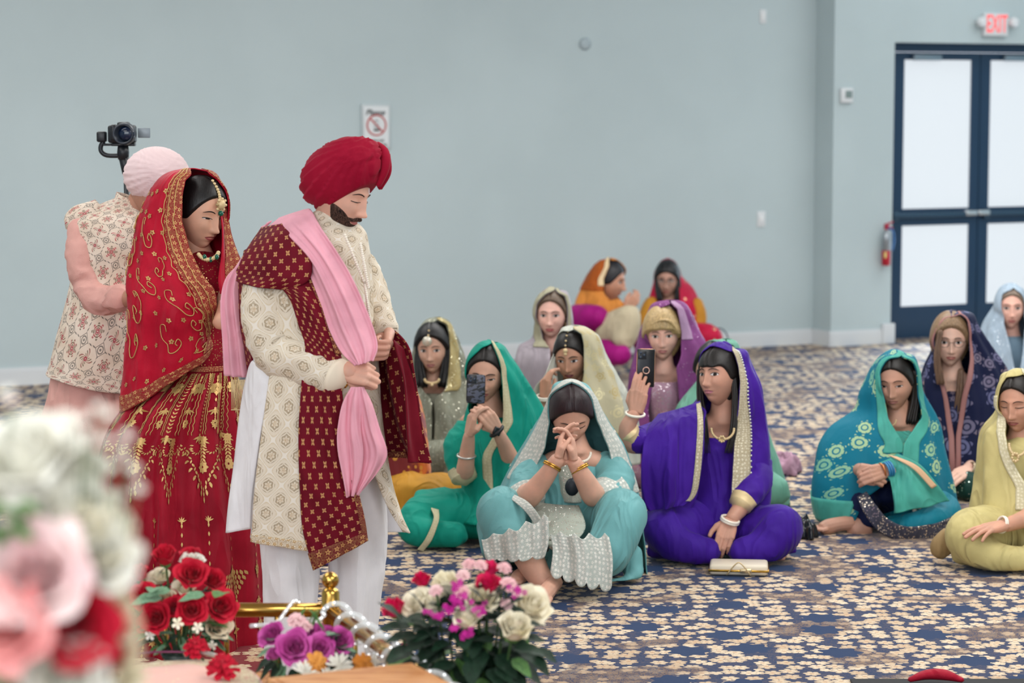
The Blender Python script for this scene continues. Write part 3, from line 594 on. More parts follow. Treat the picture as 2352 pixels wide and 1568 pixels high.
# ------------------------------------------------------------------ groom
g = Person('groom in crimson turban and cream gold-embroidered coat holding a pink sash', 8.17, (745, 1590), '#cfa08c')
g.head(783, 444, 60, 16, -4, hair=None, eyes=.28, lip='#b06a66', brow='#30201c', neck=(760, 545, .03), clav=.62, sc=1.02)
V, F, _, _ = HG; x, y, z = V[:, 0], V[:, 1], V[:, 2]
nrm = V/np.array([.074, .095, .118])**2; nrm /= np.linalg.norm(nrm, axis=1)[:, None]
k = sst(-.048-.35*np.maximum(0, .030-np.abs(x))*0, -.066, z+.32*np.maximum(0, .02-np.abs(x))-(np.maximum(0, np.abs(x)-.035))*.9)*sst(.0, .03, y); k *= 1-np.exp(-(x/.024)**2-((z+.071)/.0095)**2)
mt = MT('beard_hair', '#2c1f1b', .75, 0, 0, .2); nb = mt.noise(mt.co('Object', (300, 300, 90)), 1, 3); mt.v('Base Color', mt.mix(nb.st(.35, .65), '#1d1412', '#5a4238')); mt.bump(nb, .002, .9)
mesh_obj('beard', g.T(V+nrm*(-.006+.0105*k)[:, None]), F, mt.m, g.o)
m = MB(); q = np.linspace(-1, 1, 21); xx = q*.031; zz = -.0590-.012*np.abs(q)**1.8; m.tube(g.T(np.c_[xx, fy(xx, zz)+.002, zz]), (.0082*(1-.72*np.abs(q)**2)+.001), 8, sq=.8); m.build('moustache', mt.m, g.o)
Rt = rot(62, -24, 0); Rt2 = Rt @ np.array(Matrix.Rotation(rad(8), 3, 'X'))
tb = turban(g.o, g.p(784, 400), (.128, .152, .112), Rt2, .30, TURB, n=8, amp=.014)
m = MB(); kc = [g.T([(0.0, .155, .055)])[0], g.T([(0, .165, .10)])[0], g.T([(-.01, .135, .150)])[0]]
m.tube([g.p(869, 425, -.02), g.p(884, 385, -.03), g.p(883, 352, -.02), g.p(868, 333, .02)], [.014, .021, .022, .014], 14, res=16, sq=.8); m.tube([g.p(872, 432, .04), g.p(889, 395, .03), g.p(886, 355, .02)], [.010, .015, .016], 12, res=12)
m.build('turban_knot', TURB, g.o)
g.torso(700, 545, 860, .02, .18, .11)
g.tube([(640, 570, -.02, .05), (612, 690, -.03, .042), (640, 810, -.05, .038), (790, 850, -.20, .03), (812, 856, -.21, .03)])
g.tube([(790, 580, .12, .05), (845, 700, .10, .04), (880, 775, .0, .033), (885, 790, -.04, .031)])
g.hand((790, 852, -.20), (850, 858, -.24), (.1, .75, -.35), -1, (.85, .9, .95, 1.), 1.02, th=(.2, 1.1))
g.hand((893, 770, -.02), (878, 850, -.20), (-.55, .3, .3), 1, (.8, .85, .9, .95), 1.0, th=(.2, 1.0))
g.body()
# trousers: one leg each
for nm, rows in (('trouser_leg', [(1150, 590, 735, .10, .03), (1260, 600, 738, .10, .02), (1400, 607, 728, .095, .0), (1560, 606, 712, .09, -.02), (1592, 600, 715, .09, -.03)]), ('trouser_leg', [(1060, 740, 885, .11, .10), (1150, 742, 888, .11, .10), (1260, 752, 890, .11, .10), (1400, 762, 872, .10, .08), (1560, 770, 862, .09, .06), (1580, 768, 860, .09, .06)])):
    g.loft(nm, rows, WHITE, 60, 60, .004, folds=((3, .006, .4, .1), (5, .004, 2., .0)), crump=.004)
for x, d in ((640, -.05), (800, .03)):
    P = g.p(x, 1590, d); P[2] = .03; m = MB(); m.ell(P, (.05, .13, .045), 18); o = m.build('shoe', plain('#7d1420', .5), g.o)
# coat
coat = g.loft('coat_body', [(478, 735, 775, .05, .02), (500, 690, 805, .075, .02), (530, 612, 838, .12, .03), (575, 580, 848, .15, .03), (650, 572, 852, .16, .03), (760, 585, 856, .16, .02), (860, 592, 868, .16, .02), (960, 590, 872, .17, .02)], SHER, 80, 60, folds=((4, .006, 1., .3),), crump=.003)
lo = g.ribbon('coat_front_panel', [(620, 850, -.13, 760, 860, -.17), (600, 1000, -.14, 760, 1000, -.18), (585, 1130, -.14, 750, 1130, -.19), (578, 1243, -.14, 740, 1266, -.19)], SHER, 50, 70, .006, folds=((1.5, .008, .4, .2),), bulge=.03)
lo.patch('coat_hem_band', border_mat('cream_gold_hem', '#e9dcc6', '#c09a62', .022), lo.obj, 50, 8, 0, 1, .945, 1, .004, .002)
fl2 = g.ribbon('coat_lining_flap', [(575, 820, .05, 632, 842, -.12), (560, 900, .04, 618, 905, -.13), (543, 1060, .02, 598, 1040, -.12), (530, 1150, .0, 585, 1130, -.11), (521, 1222, -.02, 577, 1214, -.10)], WHITE, 30, 50, .005, folds=((1, .012, .5, .1),), bulge=.03)
m = MB(); P = [(582, 860), (560, 960), (541, 1080), (524, 1210), (529, 1238), (545, 1215)]
bk = g.ribbon('coat_back_flap', [(600, 860, .14, 860, 870, .17), (585, 1050, .16, 880, 1050, .17), (577, 1210, .14, 905, 1150, .18), (575, 1235, .14, 936, 1222, .18)], WHITE, 30, 50, .005, bulge=-.04)
rf = g.ribbon('coat_right_flap', [(830, 900, -.06, 872, 890, .04), (840, 1000, -.06, 884, 1000, .05), (858, 1080, -.05, 900, 1100, .05), (888, 1160, -.02, 920, 1170, .05), (925, 1222, .0, 938, 1222, .05)], SHER, 20, 40, .005, bulge=.02)
g.sleeve('sleeve', [(655, 590, 0.04), (618, 650, -.01), (613, 740, -.04), (640, 810, -.07), (705, 838, -.14), (772, 866, -.20)], [.060, .080, .084, .083, .076, .064], SHER, wa=.007); g.sleeve('sleeve', [(800, 580, .12), (838, 640, .13), (868, 720, .08), (888, 768, .0)], [.06, .062, .055, .045], SHER)
cuff = tube_geo([g.p(770, 865, -.20), g.p(779, 869, -.207)], [.0655, .0645], 36); mesh_obj('sleeve_cuff', cuff[0], cuff[1], border_mat('cuff_band', '#e9dcc6', '#b88f56', .014), g.o)
V, F = tube_geo([g.p(742, 500, .02), g.p(775, 560, -.03)], [.068, .072], 30); 
col = g.loft('collar', [(505, 690, 800, .072, .02, -180, 180, .02, -.03), (530, 692, 812, .076, .02, -180, 180, .02, -.03)], SHER, 60, 8, .008)
bd = []
for q0, q1 in (((792, 540), (838, 650)), ((838, 650), (850, 745)), ((828, 560), (846, 660))):
    bd += [g.p(q0[0]+(q1[0]-q0[0])*t, q0[1]+(q1[1]-q0[1])*t, -.135-.01*math.sin(t*PI)) for t in np.linspace(0, 1, 22)]
beads('pearl_string', bd, .0055, PEARL, g.o)
# maroon velvet shawl
sh1 = g.ribbon('shawl', [(560, 575, .05, 690, 505, .0), (555, 600, .02, 705, 548, -.07), (548, 632, .0, 730, 620, -.13), (650, 665, -.12, 750, 700, -.17), (690, 755, -.16, 772, 775, -.19), (702, 800, -.18, 786, 830, -.20), (694, 880, -.19, 785, 880, -.215), (687, 1000, -.20, 800, 1000, -.225), (690, 1130, -.20, 822, 1120, -.225), (697, 1220, -.20, 838, 1190, -.225), (722, 1308, -.20, 846, 1240, -.225)], VELV, 60, 150, .006, folds=((1.3, .010, .4, .1), (3, .004, 1.5, .3)), bulge=.035, crump=.001)
sh1.patch('shawl_edge_band', BORD, sh1.obj, 8, 120, .86, 1.0, .06, .47, .004, .003); sh1.patch('shawl_side_band', BORD, sh1.obj, 6, 50, .92, 1.0, .70, 1, .004, .003); sh1.patch('shawl_hem_band', BORD, sh1.obj, 50, 8, 0, 1, .955, 1, .004, .003)
sh2 = g.ribbon('shawl_shoulder_drape', [(600, 522, .06, 690, 506, .0), (574, 560, .03, 704, 535, -.10), (553, 600, .01, 716, 590, -.155), (546, 628, .0, 712, 640, -.165), (542, 645, -.01, 668, 668, -.14)], VELV, 50, 50, .006, bulge=.045, folds=((2, .004, .3, .1),))
sh3 = g.ribbon('shawl_back_edge', [(546, 632, .04, 566, 650, -.03), (550, 740, .05, 568, 740, -.02), (560, 800, .06, 578, 820, -.02), (565, 862, .08, 580, 862, .0)], VELV, 10, 40, .005)
sh4 = g.ribbon('shawl_far_drape', [(848, 742, .10, 880, 738, .02), (846, 800, .12, 925, 790, -.06), (852, 900, .14, 940, 860, -.05), (868, 1000, .15, 960, 980, -.02), (884, 1046, .15, 988, 1064, .0)], VELV, 40, 60, .006, folds=((1.5, .022, 1.2, .0),))
sh4.patch('shawl_far_band', BORD, sh4.obj, 30, 6, 0, .45, .93, 1, .004, .003)
sh5 = g.ribbon('shawl_far_lining', [(905, 780, -.09, 928, 800, -.05), (925, 880, -.08, 948, 880, -.02), (932, 1000, -.06, 968, 1000, .01), (935, 1062, -.03, 985, 1064, .02)], fabric('plain_maroon_velvet', '#7c0822', .6, .4, .1, .003), 14, 40, .005, folds=((1, .01, .3, 0),))
# pink sash
s1 = g.ribbon('sash', [(640, 500, .12, 700, 480, .10), (612, 530, .06, 715, 482, -.02), (655, 560, -.06, 738, 520, -.12), (702, 610, -.13, 775, 575, -.17), (735, 690, -.17, 812, 640, -.19), (758, 760, -.20, 850, 730, -.21), (785, 810, -.23, 866, 790, -.24), (815, 838, -.25, 855, 828, -.26)], PINK, 50, 110, .006, folds=((3, .007, .4, .1), (6, .0035, 1.3, .0)), bulge=.035)
s2 = g.ribbon('sash_tail', [(806, 888, -.24, 836, 888, -.25), (788, 925, -.25, 854, 928, -.27), (777, 985, -.25, 872, 985, -.27), (777, 1030, -.25, 889, 1042, -.27), (787, 1088, -.25, 868, 1084, -.26), (797, 1141, -.25, 826, 1134, -.25)], PINK, 50, 70, .005, folds=((2.5, .012, .3, -.1), (6, .005, 1, .1)), bulge=.006)
s3 = g.ribbon('sash_over_shoulder', [(600, 520, .10, 625, 508, .10), (578, 560, .10, 602, 535, .09), (556, 600, .12, 572, 590, .07), (520, 640, .10, 552, 650, .07), (508, 700, .09, 552, 700, .06), (512, 780, .09, 562, 780, .06), (515, 862, .09, 570, 866, .06)], PINK, 30, 80, .005, folds=((2.5, .008, .3, .2),), bulge=.02)
bl = [g.p(791+8*math.cos(a), 862+26*math.sin(a), -.20-.028*math.cos(a)) for a in np.linspace(0, 2*PI, 22, endpoint=False)]; beads('gold_bracelet', bl, .006, GOLDM, g.o)
beads('silver_bracelet', [g.p(886+14*math.cos(a), 778+5*math.sin(a), -.05-.03*math.sin(a)) for a in np.linspace(0, 2*PI, 18, endpoint=False)], .005, SILVER, g.o)
# ------------------------------------------------------------------ embroidery outlines (2-D)
def leaf(x, y, L, W, ang, n=5):
    t = np.linspace(0, 1, n+1); w = W*np.sin(PI*t)*.5; P = np.r_[np.c_[t*L, w], np.c_[t[::-1][1:-1]*L, -w[::-1][1:-1]]]; c, s_ = math.cos(ang), math.sin(ang)
    return np.c_[x+P[:, 0]*c-P[:, 1]*s_, y+P[:, 0]*s_+P[:, 1]*c]
def flower(x, y, r, n=6, w=.7, a0=0.): return [leaf(x+.15*r*math.cos(a0+2*PI*i/n), y+.15*r*math.sin(a0+2*PI*i/n), r*.9, r*w, a0+2*PI*i/n, 4) for i in range(n)]
def disc(x, y, r, n=10): return [[(x+r*math.cos(2*PI*i/n), y+r*math.sin(2*PI*i/n)) for i in range(n)]]
def arcp(x, y, r, a, b, w, n=8):
    t = np.linspace(a, b, n); return [np.r_[np.c_[x+(r+w/2)*np.cos(t), y+(r+w/2)*np.sin(t)], np.c_[x+(r-w/2)*np.cos(t[::-1]), y+(r-w/2)*np.sin(t[::-1])]]] if False else [np.array([(x+(r+w/2)*math.cos(t[i]), y+(r+w/2)*math.sin(t[i])) , (x+(r+w/2)*math.cos(t[i+1]), y+(r+w/2)*math.sin(t[i+1])), (x+(r-w/2)*math.cos(t[i+1]), y+(r-w/2)*math.sin(t[i+1])), (x+(r-w/2)*math.cos(t[i]), y+(r-w/2)*math.sin(t[i]))]) for i in range(n-1)]
PEND = flower(0, 0, .5, 8)+[leaf(0, .35, .6, .26, PI/2), leaf(.05, .35, .45, .22, PI/4), leaf(-.05, .35, .45, .22, 3*PI/4)]+disc(0, -.55, .12)+[leaf(0, -.6, .5, .2, -PI/2)]
LOTUS = [leaf(0, -.2, .8, .2, PI/2+k*.55) for k in (-2, -1, 0, 1, 2)]+disc(0, -.3, .14)
PEACK = [leaf((q-r_/2)*.16, -.05+.17*r_, .20, .10, PI/2+(q-r_/2)*.25) for r_ in range(6) for q in range(r_+1)]+disc(0, -.12, .07)+disc(.03, -.25, .055)+disc(.03, -.36, .05)+disc(.0, -.47, .065)+[leaf(-.06, -.47, .14, .06, PI)]+[leaf(0, -.52, .18, .05, -PI/2+q*.4) for q in (-1, 0, 1)]
CHAIN = [leaf(0, 0, .62, .22, PI/2+.5), leaf(0, 0, .62, .22, PI/2-.5)]
def arch(n=13):
    o = []
    for i in range(n):
        t = i/(n-1); x = -.5+t; y = 1.0*(1-(abs(2*t-1))**1.1)
        o += [leaf(x, y, .13, .055, PI/2+(.5-t)*1.6), leaf(x, y-.10, .11, .05, PI/2+(t-.5)*2), leaf(x, y-.19, .10, .04, PI/2+(.5-t))]+disc(x, y+.03, .022, 6)
    for sx in (-1, 1):
        for k in range(7): a = k*.5; o += [leaf(sx*.5+.09*math.cos(a), -.25+.17*math.sin(a)*1.2, .10, .045, a), leaf(sx*.22+.10*math.cos(a), -.15+.13*math.sin(a), .09, .04, a+.8)]
    for k in range(6): o += [leaf(0, -.35+.1*k, .15, .06, PI/2+.7), leaf(0, -.35+.1*k, .15, .06, PI/2-.7)]
    return o+flower(0, .38, .15, 8)+flower(0, -.42, .13, 8)
ARCH = arch()
SWIRL = [(0, 0), (.2, .35), (.6, .4), (.8, .1), (.6, -.15), (.42, .02), (.55, .14)]
# ------------------------------------------------------------------ bride
REDV = fabric('red_organza', '#c00a2e', .5, .3, .12, .003); REDS = fabric('red_silk_skirt', '#a00826', .6, .3, .12, .003)
b = Person('bride in red gold-embroidered veil and wide red skirt, looking down', 8.9, (420, 1480), '#cf9f86')
b.head(457, 484, 48, 12, -3, eyes=.36, lip='#a3484a', hair='#0e0c0d', neck=(448, 592, .03), clav=.7, sc=1.0, line=.066)
b.torso(440, 590, 850, .03, .14, .09); b.tube([(500, 640, -.02, .04), (520, 700, -.10, .035), (505, 745, -.2, .03)])
b.body()
m = MB(); tk = [b.T([(x0, float(fy(np.array([x0*.2]), np.array([.055]))[0])*q+.012, z0)])[0] for x0, z0, q in ((0, .118, .35), (0, .098, .7), (0, .078, .9), (0, .060, 1.0))]
beads('hair_ornament_chain', cr(tk, np.linspace(0, 1, 9)), .0065, PALEGOLD, b.o)
m = MB(); c = b.T([(0.0, .102, .052)])[0]; m.ell(c, (.017, .017, .020), 12); [m.ell(b.T([(.019*math.cos(q), .104, .050+.021*math.sin(q))])[0], (.006,)*3, 8) for q in np.linspace(0, 2*PI, 9)]; m.build('forehead_jewel', PALEGOLD, b.o)
m = MB(); m.ell(b.T([(0, .108, .022)])[0], (.010, .010, .011), 12); m.build('emerald_drop', plain('#0d5a45', .15), b.o); m = MB(); m.ell(b.T([(0, .0985, .0145)])[0], (.0022,)*3, 8); m.build('bindi', plain('#8a1020', .5), b.o)
blo = b.loft('blouse', [(575, 440, 480, .05, .02), (600, 405, 515, .09, .0), (650, 385, 535, .11, -.01), (740, 385, 528, .115, -.01), (850, 410, 520, .12, .0)], fabric('red_gold_blouse', '#9c0a26', .6, .2, .1, .002, '#d8b070', sc=140, sthr=.3), 60, 40)
vr = [(386, 425, 447, .02, 0, 50), (396, 384, 490, .085, 0, 54), (420, 357, 506, .125, 0, 52), (450, 340, 514, .14, 0, 50), (505, 318, 517, .15, .0, 43), (562, 307, 520, .165, .0, 35), (612, 301, 532, .185, -.01, 26), (655, 297, 536, .20, -.02, 10), (710, 300, 520, .21, -.03, 2), (775, 296, 508, .21, -.02, 1, .03), (835, 287, 515, .215, -.01, 1, .09), (872, 284, 510, .22, .0, 1, .12)]
def hood(P, rows, mat, edges, name='veil', nu=110, nv=90, **k):
    """head cloth: rows as for a loft; edges (py, xLeft, xRight) give where its front opening runs"""
    A = cr([(*r[:5], *(r[6:]+(0, 0))[:2]) for r in rows], np.linspace(0, 1, 34)); ed = np.array(edges, float); R = []
    for a in A:
        cx = (a[1]+a[2])/2; rx = max((a[2]-a[1])/2, 1e-3); eL = np.interp(a[0], ed[:, 0], ed[:, 1]); eR = np.interp(a[0], ed[:, 0], ed[:, 2]); ov = max(0, 5-(eR-eL))*.8; eL += ov; eR -= ov; f = lambda e: math.degrees(math.asin(max(-.998, min(.998, (e-cx)/rx))))
        R.append((*a[:5], f(eR), 360+f(eL), a[5], a[6]))
    return P.loft(name, R, mat, nu, nv, skull=True, **k)
V = hood(b, vr, REDV, [(388,440,470),(398,448,487),(410,436,500),(444,431,513),(505,431,518),(562,448,524),(600,466,535),(635,486,540),(660,505,536),(713,512,520),(775,506,508),(872,508,510)], nu=120, nv=110, folds=((5, .010, .5, .35), (9, .006, 2.2, .2), (3, .012, 1., .5)), crump=.004, thick=.004)
RB = border_mat('red_gold_scallop', '#980a26', '#cfa46c', .025)
V.patch('veil_border', RB, V.obj, 10, 120, .915, 1.0, .03, .92, .004, .003); V.patch('veil_border', RB, V.obj, 10, 80, 0, .07, .03, .9, .004, .003); V.patch('veil_hem_border', RB, V.obj, 90, 10, 0, 1, .93, 1, .004, .003)
m = MB()
for u in (.908, .932, .962): V.stroke([(u+(.0012 if u > .92 else .0035)*math.sin(i*2.2), .03+.80*i/40) for i in range(41)], .0036, m, .010, 6, 160)
m.build('gold_piping', GOLD, b.o); m = MB()
sw = [(.80, .42, .05, .09), (.70, .50, -.06, .09), (.86, .55, -.05, .07), (.74, .62, .06, .10), (.84, .70, .06, .08), (.68, .72, -.06, .09), (.90, .76, -.05, .07), (.77, .82, .05, .08), (.66, .36, .04, .08), (.60, .55, .05, .09), (.60, .80, .05, .1), (.88, .87, .05, .06)]
for u, v, du, dv in sw:
    V.stroke([(u+du*a, v+dv*bb) for a, bb in SWIRL], .0042, m, .008, 5, 44); V.stroke([(u, v), (u-du*.3, v-dv*.3), (u-du*.2, v-dv*.7), (u+du*.15, v-dv*.75), (u+du*.1, v-dv*.5)], .0034, m, .008, 5, 30)
m.build('gold_vine_embroidery', GOLD, b.o)['kind'] = 'stuff'
it = [(u+random.uniform(-.01, .01), v+random.uniform(-.02, .02), .010, random.uniform(0, 6), flower(0, 0, 1, 5)) for u in np.linspace(.42, .89, 10) for v in np.linspace(.25, .9, 9)]; V.decals('gold_sprigs', it, GOLD, V.obj, .003)
v2 = b.ribbon('veil_far_fold', [(495, 420, -.02, 512, 440, .0), (505, 490, -.05, 519, 480, .0), (508, 540, -.09, 527, 535, .0), (506, 590, -.12, 540, 575, .0), (500, 640, -.14, 553, 607, .0), (505, 675, -.14, 552, 640, .0)], REDV, 16, 60, .004, folds=((1, .008, 0, 0),)); v2.patch('veil_border', RB, v2.obj, 6, 60, .3, 1, 0, 1, .003, .002)
# neck jewels
m = MB(); [m.ell(b.p(478+22*math.sin(t)*1.1, 580+16*math.cos(t*1.2), -.14-.02*math.cos(t)), (.008,)*3, 8) for t in np.linspace(-1.1, 1.3, 13)]; m.build('necklace', PALEGOLD, b.o); m = MB(); [m.ell(b.p(x_, y_, -.16), (.008, .008, .011), 8) for x_, y_ in ((470, 590), (484, 596), (498, 590))]; m.build('emerald_drop', plain('#0d5a45', .15), b.o)
# skirt
sk = b.loft('skirt', [(835, 405, 535, .12, .0), (870, 360, 545, .15, .0), (940, 285, 560, .24, .0), (1034, 236, 575, .31, .02), (1200, 214, 600, .38, .03), (1400, 198, 614, .42, .04), (1476, 192, 620, .43, .04)], REDS, 200, 90, .004, folds=((18, .014, .6, .05), (11, .010, 2.0, .1), (31, .004, 1., .0)))
zz = MB()
for u in np.linspace(.285, .745, 15):
    for du in (-.0035, .0035): sk.stroke([(u+du+.0012*math.sin(k*2.1), .08+.33*k/30) for k in range(31)], .0035, zz, .006, 4, 60)
for v in (.955, .972): sk.stroke([(u, v) for u in np.linspace(.22, .8, 40)], .005, zz, .006, 4, 120)
zz.build('gold_cord_lines', GOLD, sk.obj)['kind'] = 'stuff'
it = []; rnd = random.Random(4); cols = np.linspace(.29, .74, 14)
for i, u in enumerate(cols):
    for v in np.arange(.10, .40, .0155): it.append((u, v, .020, PI, CHAIN)) if i % 2 == 0 else None
    if i % 2 == 0:
        it.append((u, .42, .036, 0, LOTUS))
    else:
        for v in np.arange(.12, .27, .028): it.append((u, v, .012, 0, [leaf(0, -.7, 1.4, .6, PI/2)]))
        it += [(u, .20, .026, 0, flower(0, 0, 1, 8)), (u, .31, .034, 0, LOTUS), (u, .36, .026, 0, PEND)]
for j, u in enumerate(np.linspace(.30, .72, 7)):
    it.append((u, .475, .125, 0, ARCH)); it.append((u, .44, .03, 0, LOTUS))
for j, u in enumerate(np.linspace(.28, .74, 10)):
    for v in np.arange(.64, .78, .018): it.append((u, v, .010, 0, [leaf(0, -.9, 1.8, .8, PI/2)]))
    it += [(u, .63, .026, PI, LOTUS), (u, .735, .030, 0, PEND), (u, .79, .034, 0, LOTUS), (u, .85, .045, 0, [leaf(0, 0, 1, .3, PI)]+[leaf(0, 0, 1, .3, 0)]+PEND)]
for j, u in enumerate(np.linspace(.30, .72, 6)): it.append((u, .915, .085, 0, PEACK))
it += [(.618, .78, .10, PI, PEACK), (.648, .78, .10, PI, PEACK), (.633, .73, .05, 0, LOTUS)]
for u in np.linspace(.25, .77, 60): it.append((u, .985, .018, rnd.uniform(0, 6), flower(0, 0, 1, 6)))
sk.decals('gold_zari_embroidery', it, GOLD, sk.obj, .004)
wb_ = sk.patch('waistband', RB, sk.obj, 80, 8, 0, 1, .0, .06, .006, .004)
m = MB()
for k in range(14):
    x = 531+2.6*k; m.tube([b.p(x, 872, -.16), b.p(x+1, 905, -.17), b.p(x+1, 938, -.16)], .0015, 5); m.ell(b.p(x+1, 941, -.16), (.003,)*3, 6)
m.build('tassel_fringe', PALEGOLD, b.o)
hm = b.ribbon('sash_in_hand', [(505, 690, -.18, 530, 672, -.16), (508, 715, -.19, 535, 710, -.17), (512, 760, -.18, 540, 760, -.16)], PINK, 12, 20, .004)
# ------------------------------------------------------------------ man in the pale pink turban
def vest_mat():
    t = MT('printed_ivory_vest', '#dccab6', .8, 0, .04, .2); k = t.co('UV'); u, v, _ = t.sep(k); P = .070; a = (u*.94+v*.34)/P; c = (v*.94-u*.34)/P
    x = (a.fr()-.5).abs(); y = (c.fr()-.5).abs(); s_ = x+y; dot = ((u+v)*700).sin() > -.2; dot2 = ((u-v)*700).sin() > -.2; ln = ((x > .475)*(y < .27)*dot).mx((y > .475)*(x < .27)*dot2)
    sq = ((s_-.735).abs() < .018); xx = x*-1+.5; yy = y*-1+.5; qr = hyp(xx, yy); qf = (qr < .16)*((qr*60).sin() > .1)
    X = a.fr()-.5; Y = c.fr()-.5; r = hyp(X, Y); th = Y.at2(X); rnd = t.vor(t.comb(a.fl(), c.fl(), 0.), 1, 0, dim='2D'); rc = t.sep(rnd.outputs['Color']); pet = (th*8+rc[0]*3).cos(); f1 = (r < (pet*.07+.27))*(r > .10)*(((r*70).sin()) > -.5); f2 = (r < .085)*(r > .03); f3 = (r < ((th*4).cos()*.12+.26))*((th*12+r*40).sin() > .1)
    sel = rc[1] > .5; mot = f1*sel+f3*(sel*-1+1); mc = t.mix(((th*4).sin() > 0)*(rc[2]*.6+.4), '#6d5f4a', '#b8324a'); base = t.mix(t.noise(t.co('Object'), 14, 3).st(.3, .7), '#d8c6b2', '#e2d4c4')
    c1 = t.mix(mot*.85, base, mc); c1 = t.mix(f2*.9, c1, '#a83046'); c1 = t.mix((ln.mx(sq))*(s_ < .76)*.8, c1, '#3d3a3a'); c1 = t.mix(qf*(s_ > .735)*.75, c1, '#4b4a48'); t.v('Base Color', c1); t.bump(t.noise(t.co('Object', (9, 9, 3)), 1, 3, 1), .006, .6); return t.m
KURT = fabric('peach_cotton', '#eab3a8', .85, .2, .08, .006); PALEP = fabric('pale_pink_muslin', '#f8dedf', .85, .3, .04, .0015)
q = Person('man in pale pink turban and patterned ivory vest behind the bride', 9.6, (230, 1387), '#a87c68')
q.head(352, 432, 60, 30, 0, hair=None, eyes=.3, clav=.7, neck=(290, 520, .05), sc=1.02)
turban(q.o, q.p(357, 402), (.118, .132, .112), rot(60, -4), .15, PALEP, n=11, amp=.006)
q.torso(255, 540, 860, .03, .17, .11); q.tube([(195, 550, -.04, .05), (215, 640, -.08, .045), (240, 695, -.12, .040), (310, 680, -.22, .032), (345, 672, -.25, .03)]); q.hand((340, 672, -.25), (390, 665, -.28), (.1, .9, -.2), 1, (.5, .5, .5, .5)); q.body()
ve = q.loft('vest', [(455, 262, 318, .06, .05), (475, 215, 335, .09, .05), (505, 165, 350, .13, .03), (560, 168, 352, .15, .02), (640, 165, 340, .155, .02), (740, 142, 330, .17, .0), (840, 114, 320, .19, .0), (878, 108, 312, .20, .0, -180, 180, -.04)], vest_mat(), 90, 80, folds=((4, .006, .3, .3),), crump=.004)
q.loft('collar', [(452, 268, 322, .065, .06, -180, 180, -.02), (474, 262, 328, .07, .05, -180, 180, -.02)], ve.obj.data.materials[0], 40, 6, .008)
q.ribbon('vest_front_edge', [(240, 470, -.08, 290, 470, -.08), (262, 600, -.135, 268, 600, -.137)], ve.obj.data.materials[0], 6, 20, .004) if False else None
q.loft('tunic', [(850, 120, 305, .17, .02), (900, 112, 300, .18, .02), (960, 100, 300, .20, .02), (1060, 78, 300, .22, .02), (1180, 70, 300, .23, .02), (1290, 70, 300, .23, .02)], KURT, 80, 60, folds=((5, .012, 1., .2), (9, .005, 0, .2)))
for x0, x1 in ((110, 185), (195, 270)): q.loft('trouser_leg', [(1240, x0, x1, .08, .03), (1340, x0+8, x1-6, .07, .03), (1385, x0+10, x1-8, .07, .03)], WHITE, 30, 20); P = q.p((x0+x1)/2, 1386, -.02); P[2] = .04; m = MB(); m.ell(P, (.05, .13, .04), 16); m.build('shoe', plain('#6b4a36', .5), q.o)
q.sleeve('sleeve', [(190, 515, .0), (190, 590, -.06), (208, 660, -.09), (232, 690, -.13), (275, 684, -.19)], [.058, .066, .064, .064, .050], KURT, wa=.008)
V0, F0 = tube_geo([q.p(262, 687, -.17), q.p(279, 683, -.195)], [.055, .056], 28); mesh_obj('rolled_cuff', V0, F0, KURT, q.o)
q.sleeve('vest_shoulder', [(225, 492, .02), (182, 500, .0), (160, 518, -.01)], [.062, .050, .034], ve.obj.data.materials[0], wa=.003)
# ------------------------------------------------------------------ camera on a gimbal, on a slim pole behind him
k = thing('gimbal_camera', 'black camera with fold-out screen on a gimbal, raised behind the pale pink turban', 'camera', (*at(285, 330, 10.2)[:2], 0)); BL = plain('#14181f', .4); BL2 = plain('#232b36', .35); A_ = lambda x, y, d=0.: at(x, y, 10.2+d)
m = MB(); m.box(A_(281, 308), (.115, .06, .075), 0, None, .01); m.box(A_(284, 286), (.05, .05, .022), 0, None, .008); m.box(A_(262, 305, -.03), (.028, .05, .07), 0, None, .01); m.build('camera_body', BL, k)
RX = np.array(Matrix.Rotation(PI/2, 3, 'X')); m = MB(); m.lathe(A_(290, 307, -.02), [(.045, 0), (.048, .03), (.045, .06), (.043, .09), (.036, .09), (.034, .08)], 28, 0, RX); m.build('lens', BL2, k)
m = MB(); m.lathe(A_(290, 307, -.105), [(.033, 0), (.02, .006), (.005, .008)], 24, 0, RX); m.build('front_glass', plain('#0a1a33', .08), k)
m = MB(); m.box(A_(331, 305), (.052, .008, .042), 0, None, .003); m.build('fold_out_screen', plain('#7f8b93', .3), k)
m = MB(); m.box(A_(284, 332), (.10, .04, .012), 0, None, .003); m.tube([A_(238, 325), A_(232, 335), A_(233, 348), A_(248, 357), A_(290, 357)], .010, 10, res=20); m.box(A_(234, 314), (.040, .045, .045), 0, None, .008); m.lathe(A_(283, 350), [(.022, -.03), (.026, 0), (.022, .03)], 18); m.box(A_(260, 332), (.09, .02, .01), 0, None, .003); m.build('gimbal_arm', BL, k)
top = A_(284, 360); top2 = A_(290, 400); bot = np.array([top2[0]+.02, top2[1], .0]); m = MB(); m.tube([top, top2], [.022, .016], 12); m.tube([top2, bot+np.array([0, 0, .02])], .012, 10); m.build('pole', BL, k)
for a in (0, 2.1, 4.2): m = MB(); m.tube([bot+np.array([0, 0, .10]), bot+np.array([.16*math.cos(a), .16*math.sin(a), .008])], .007, 6); m.build('foot_leg', BL, k)
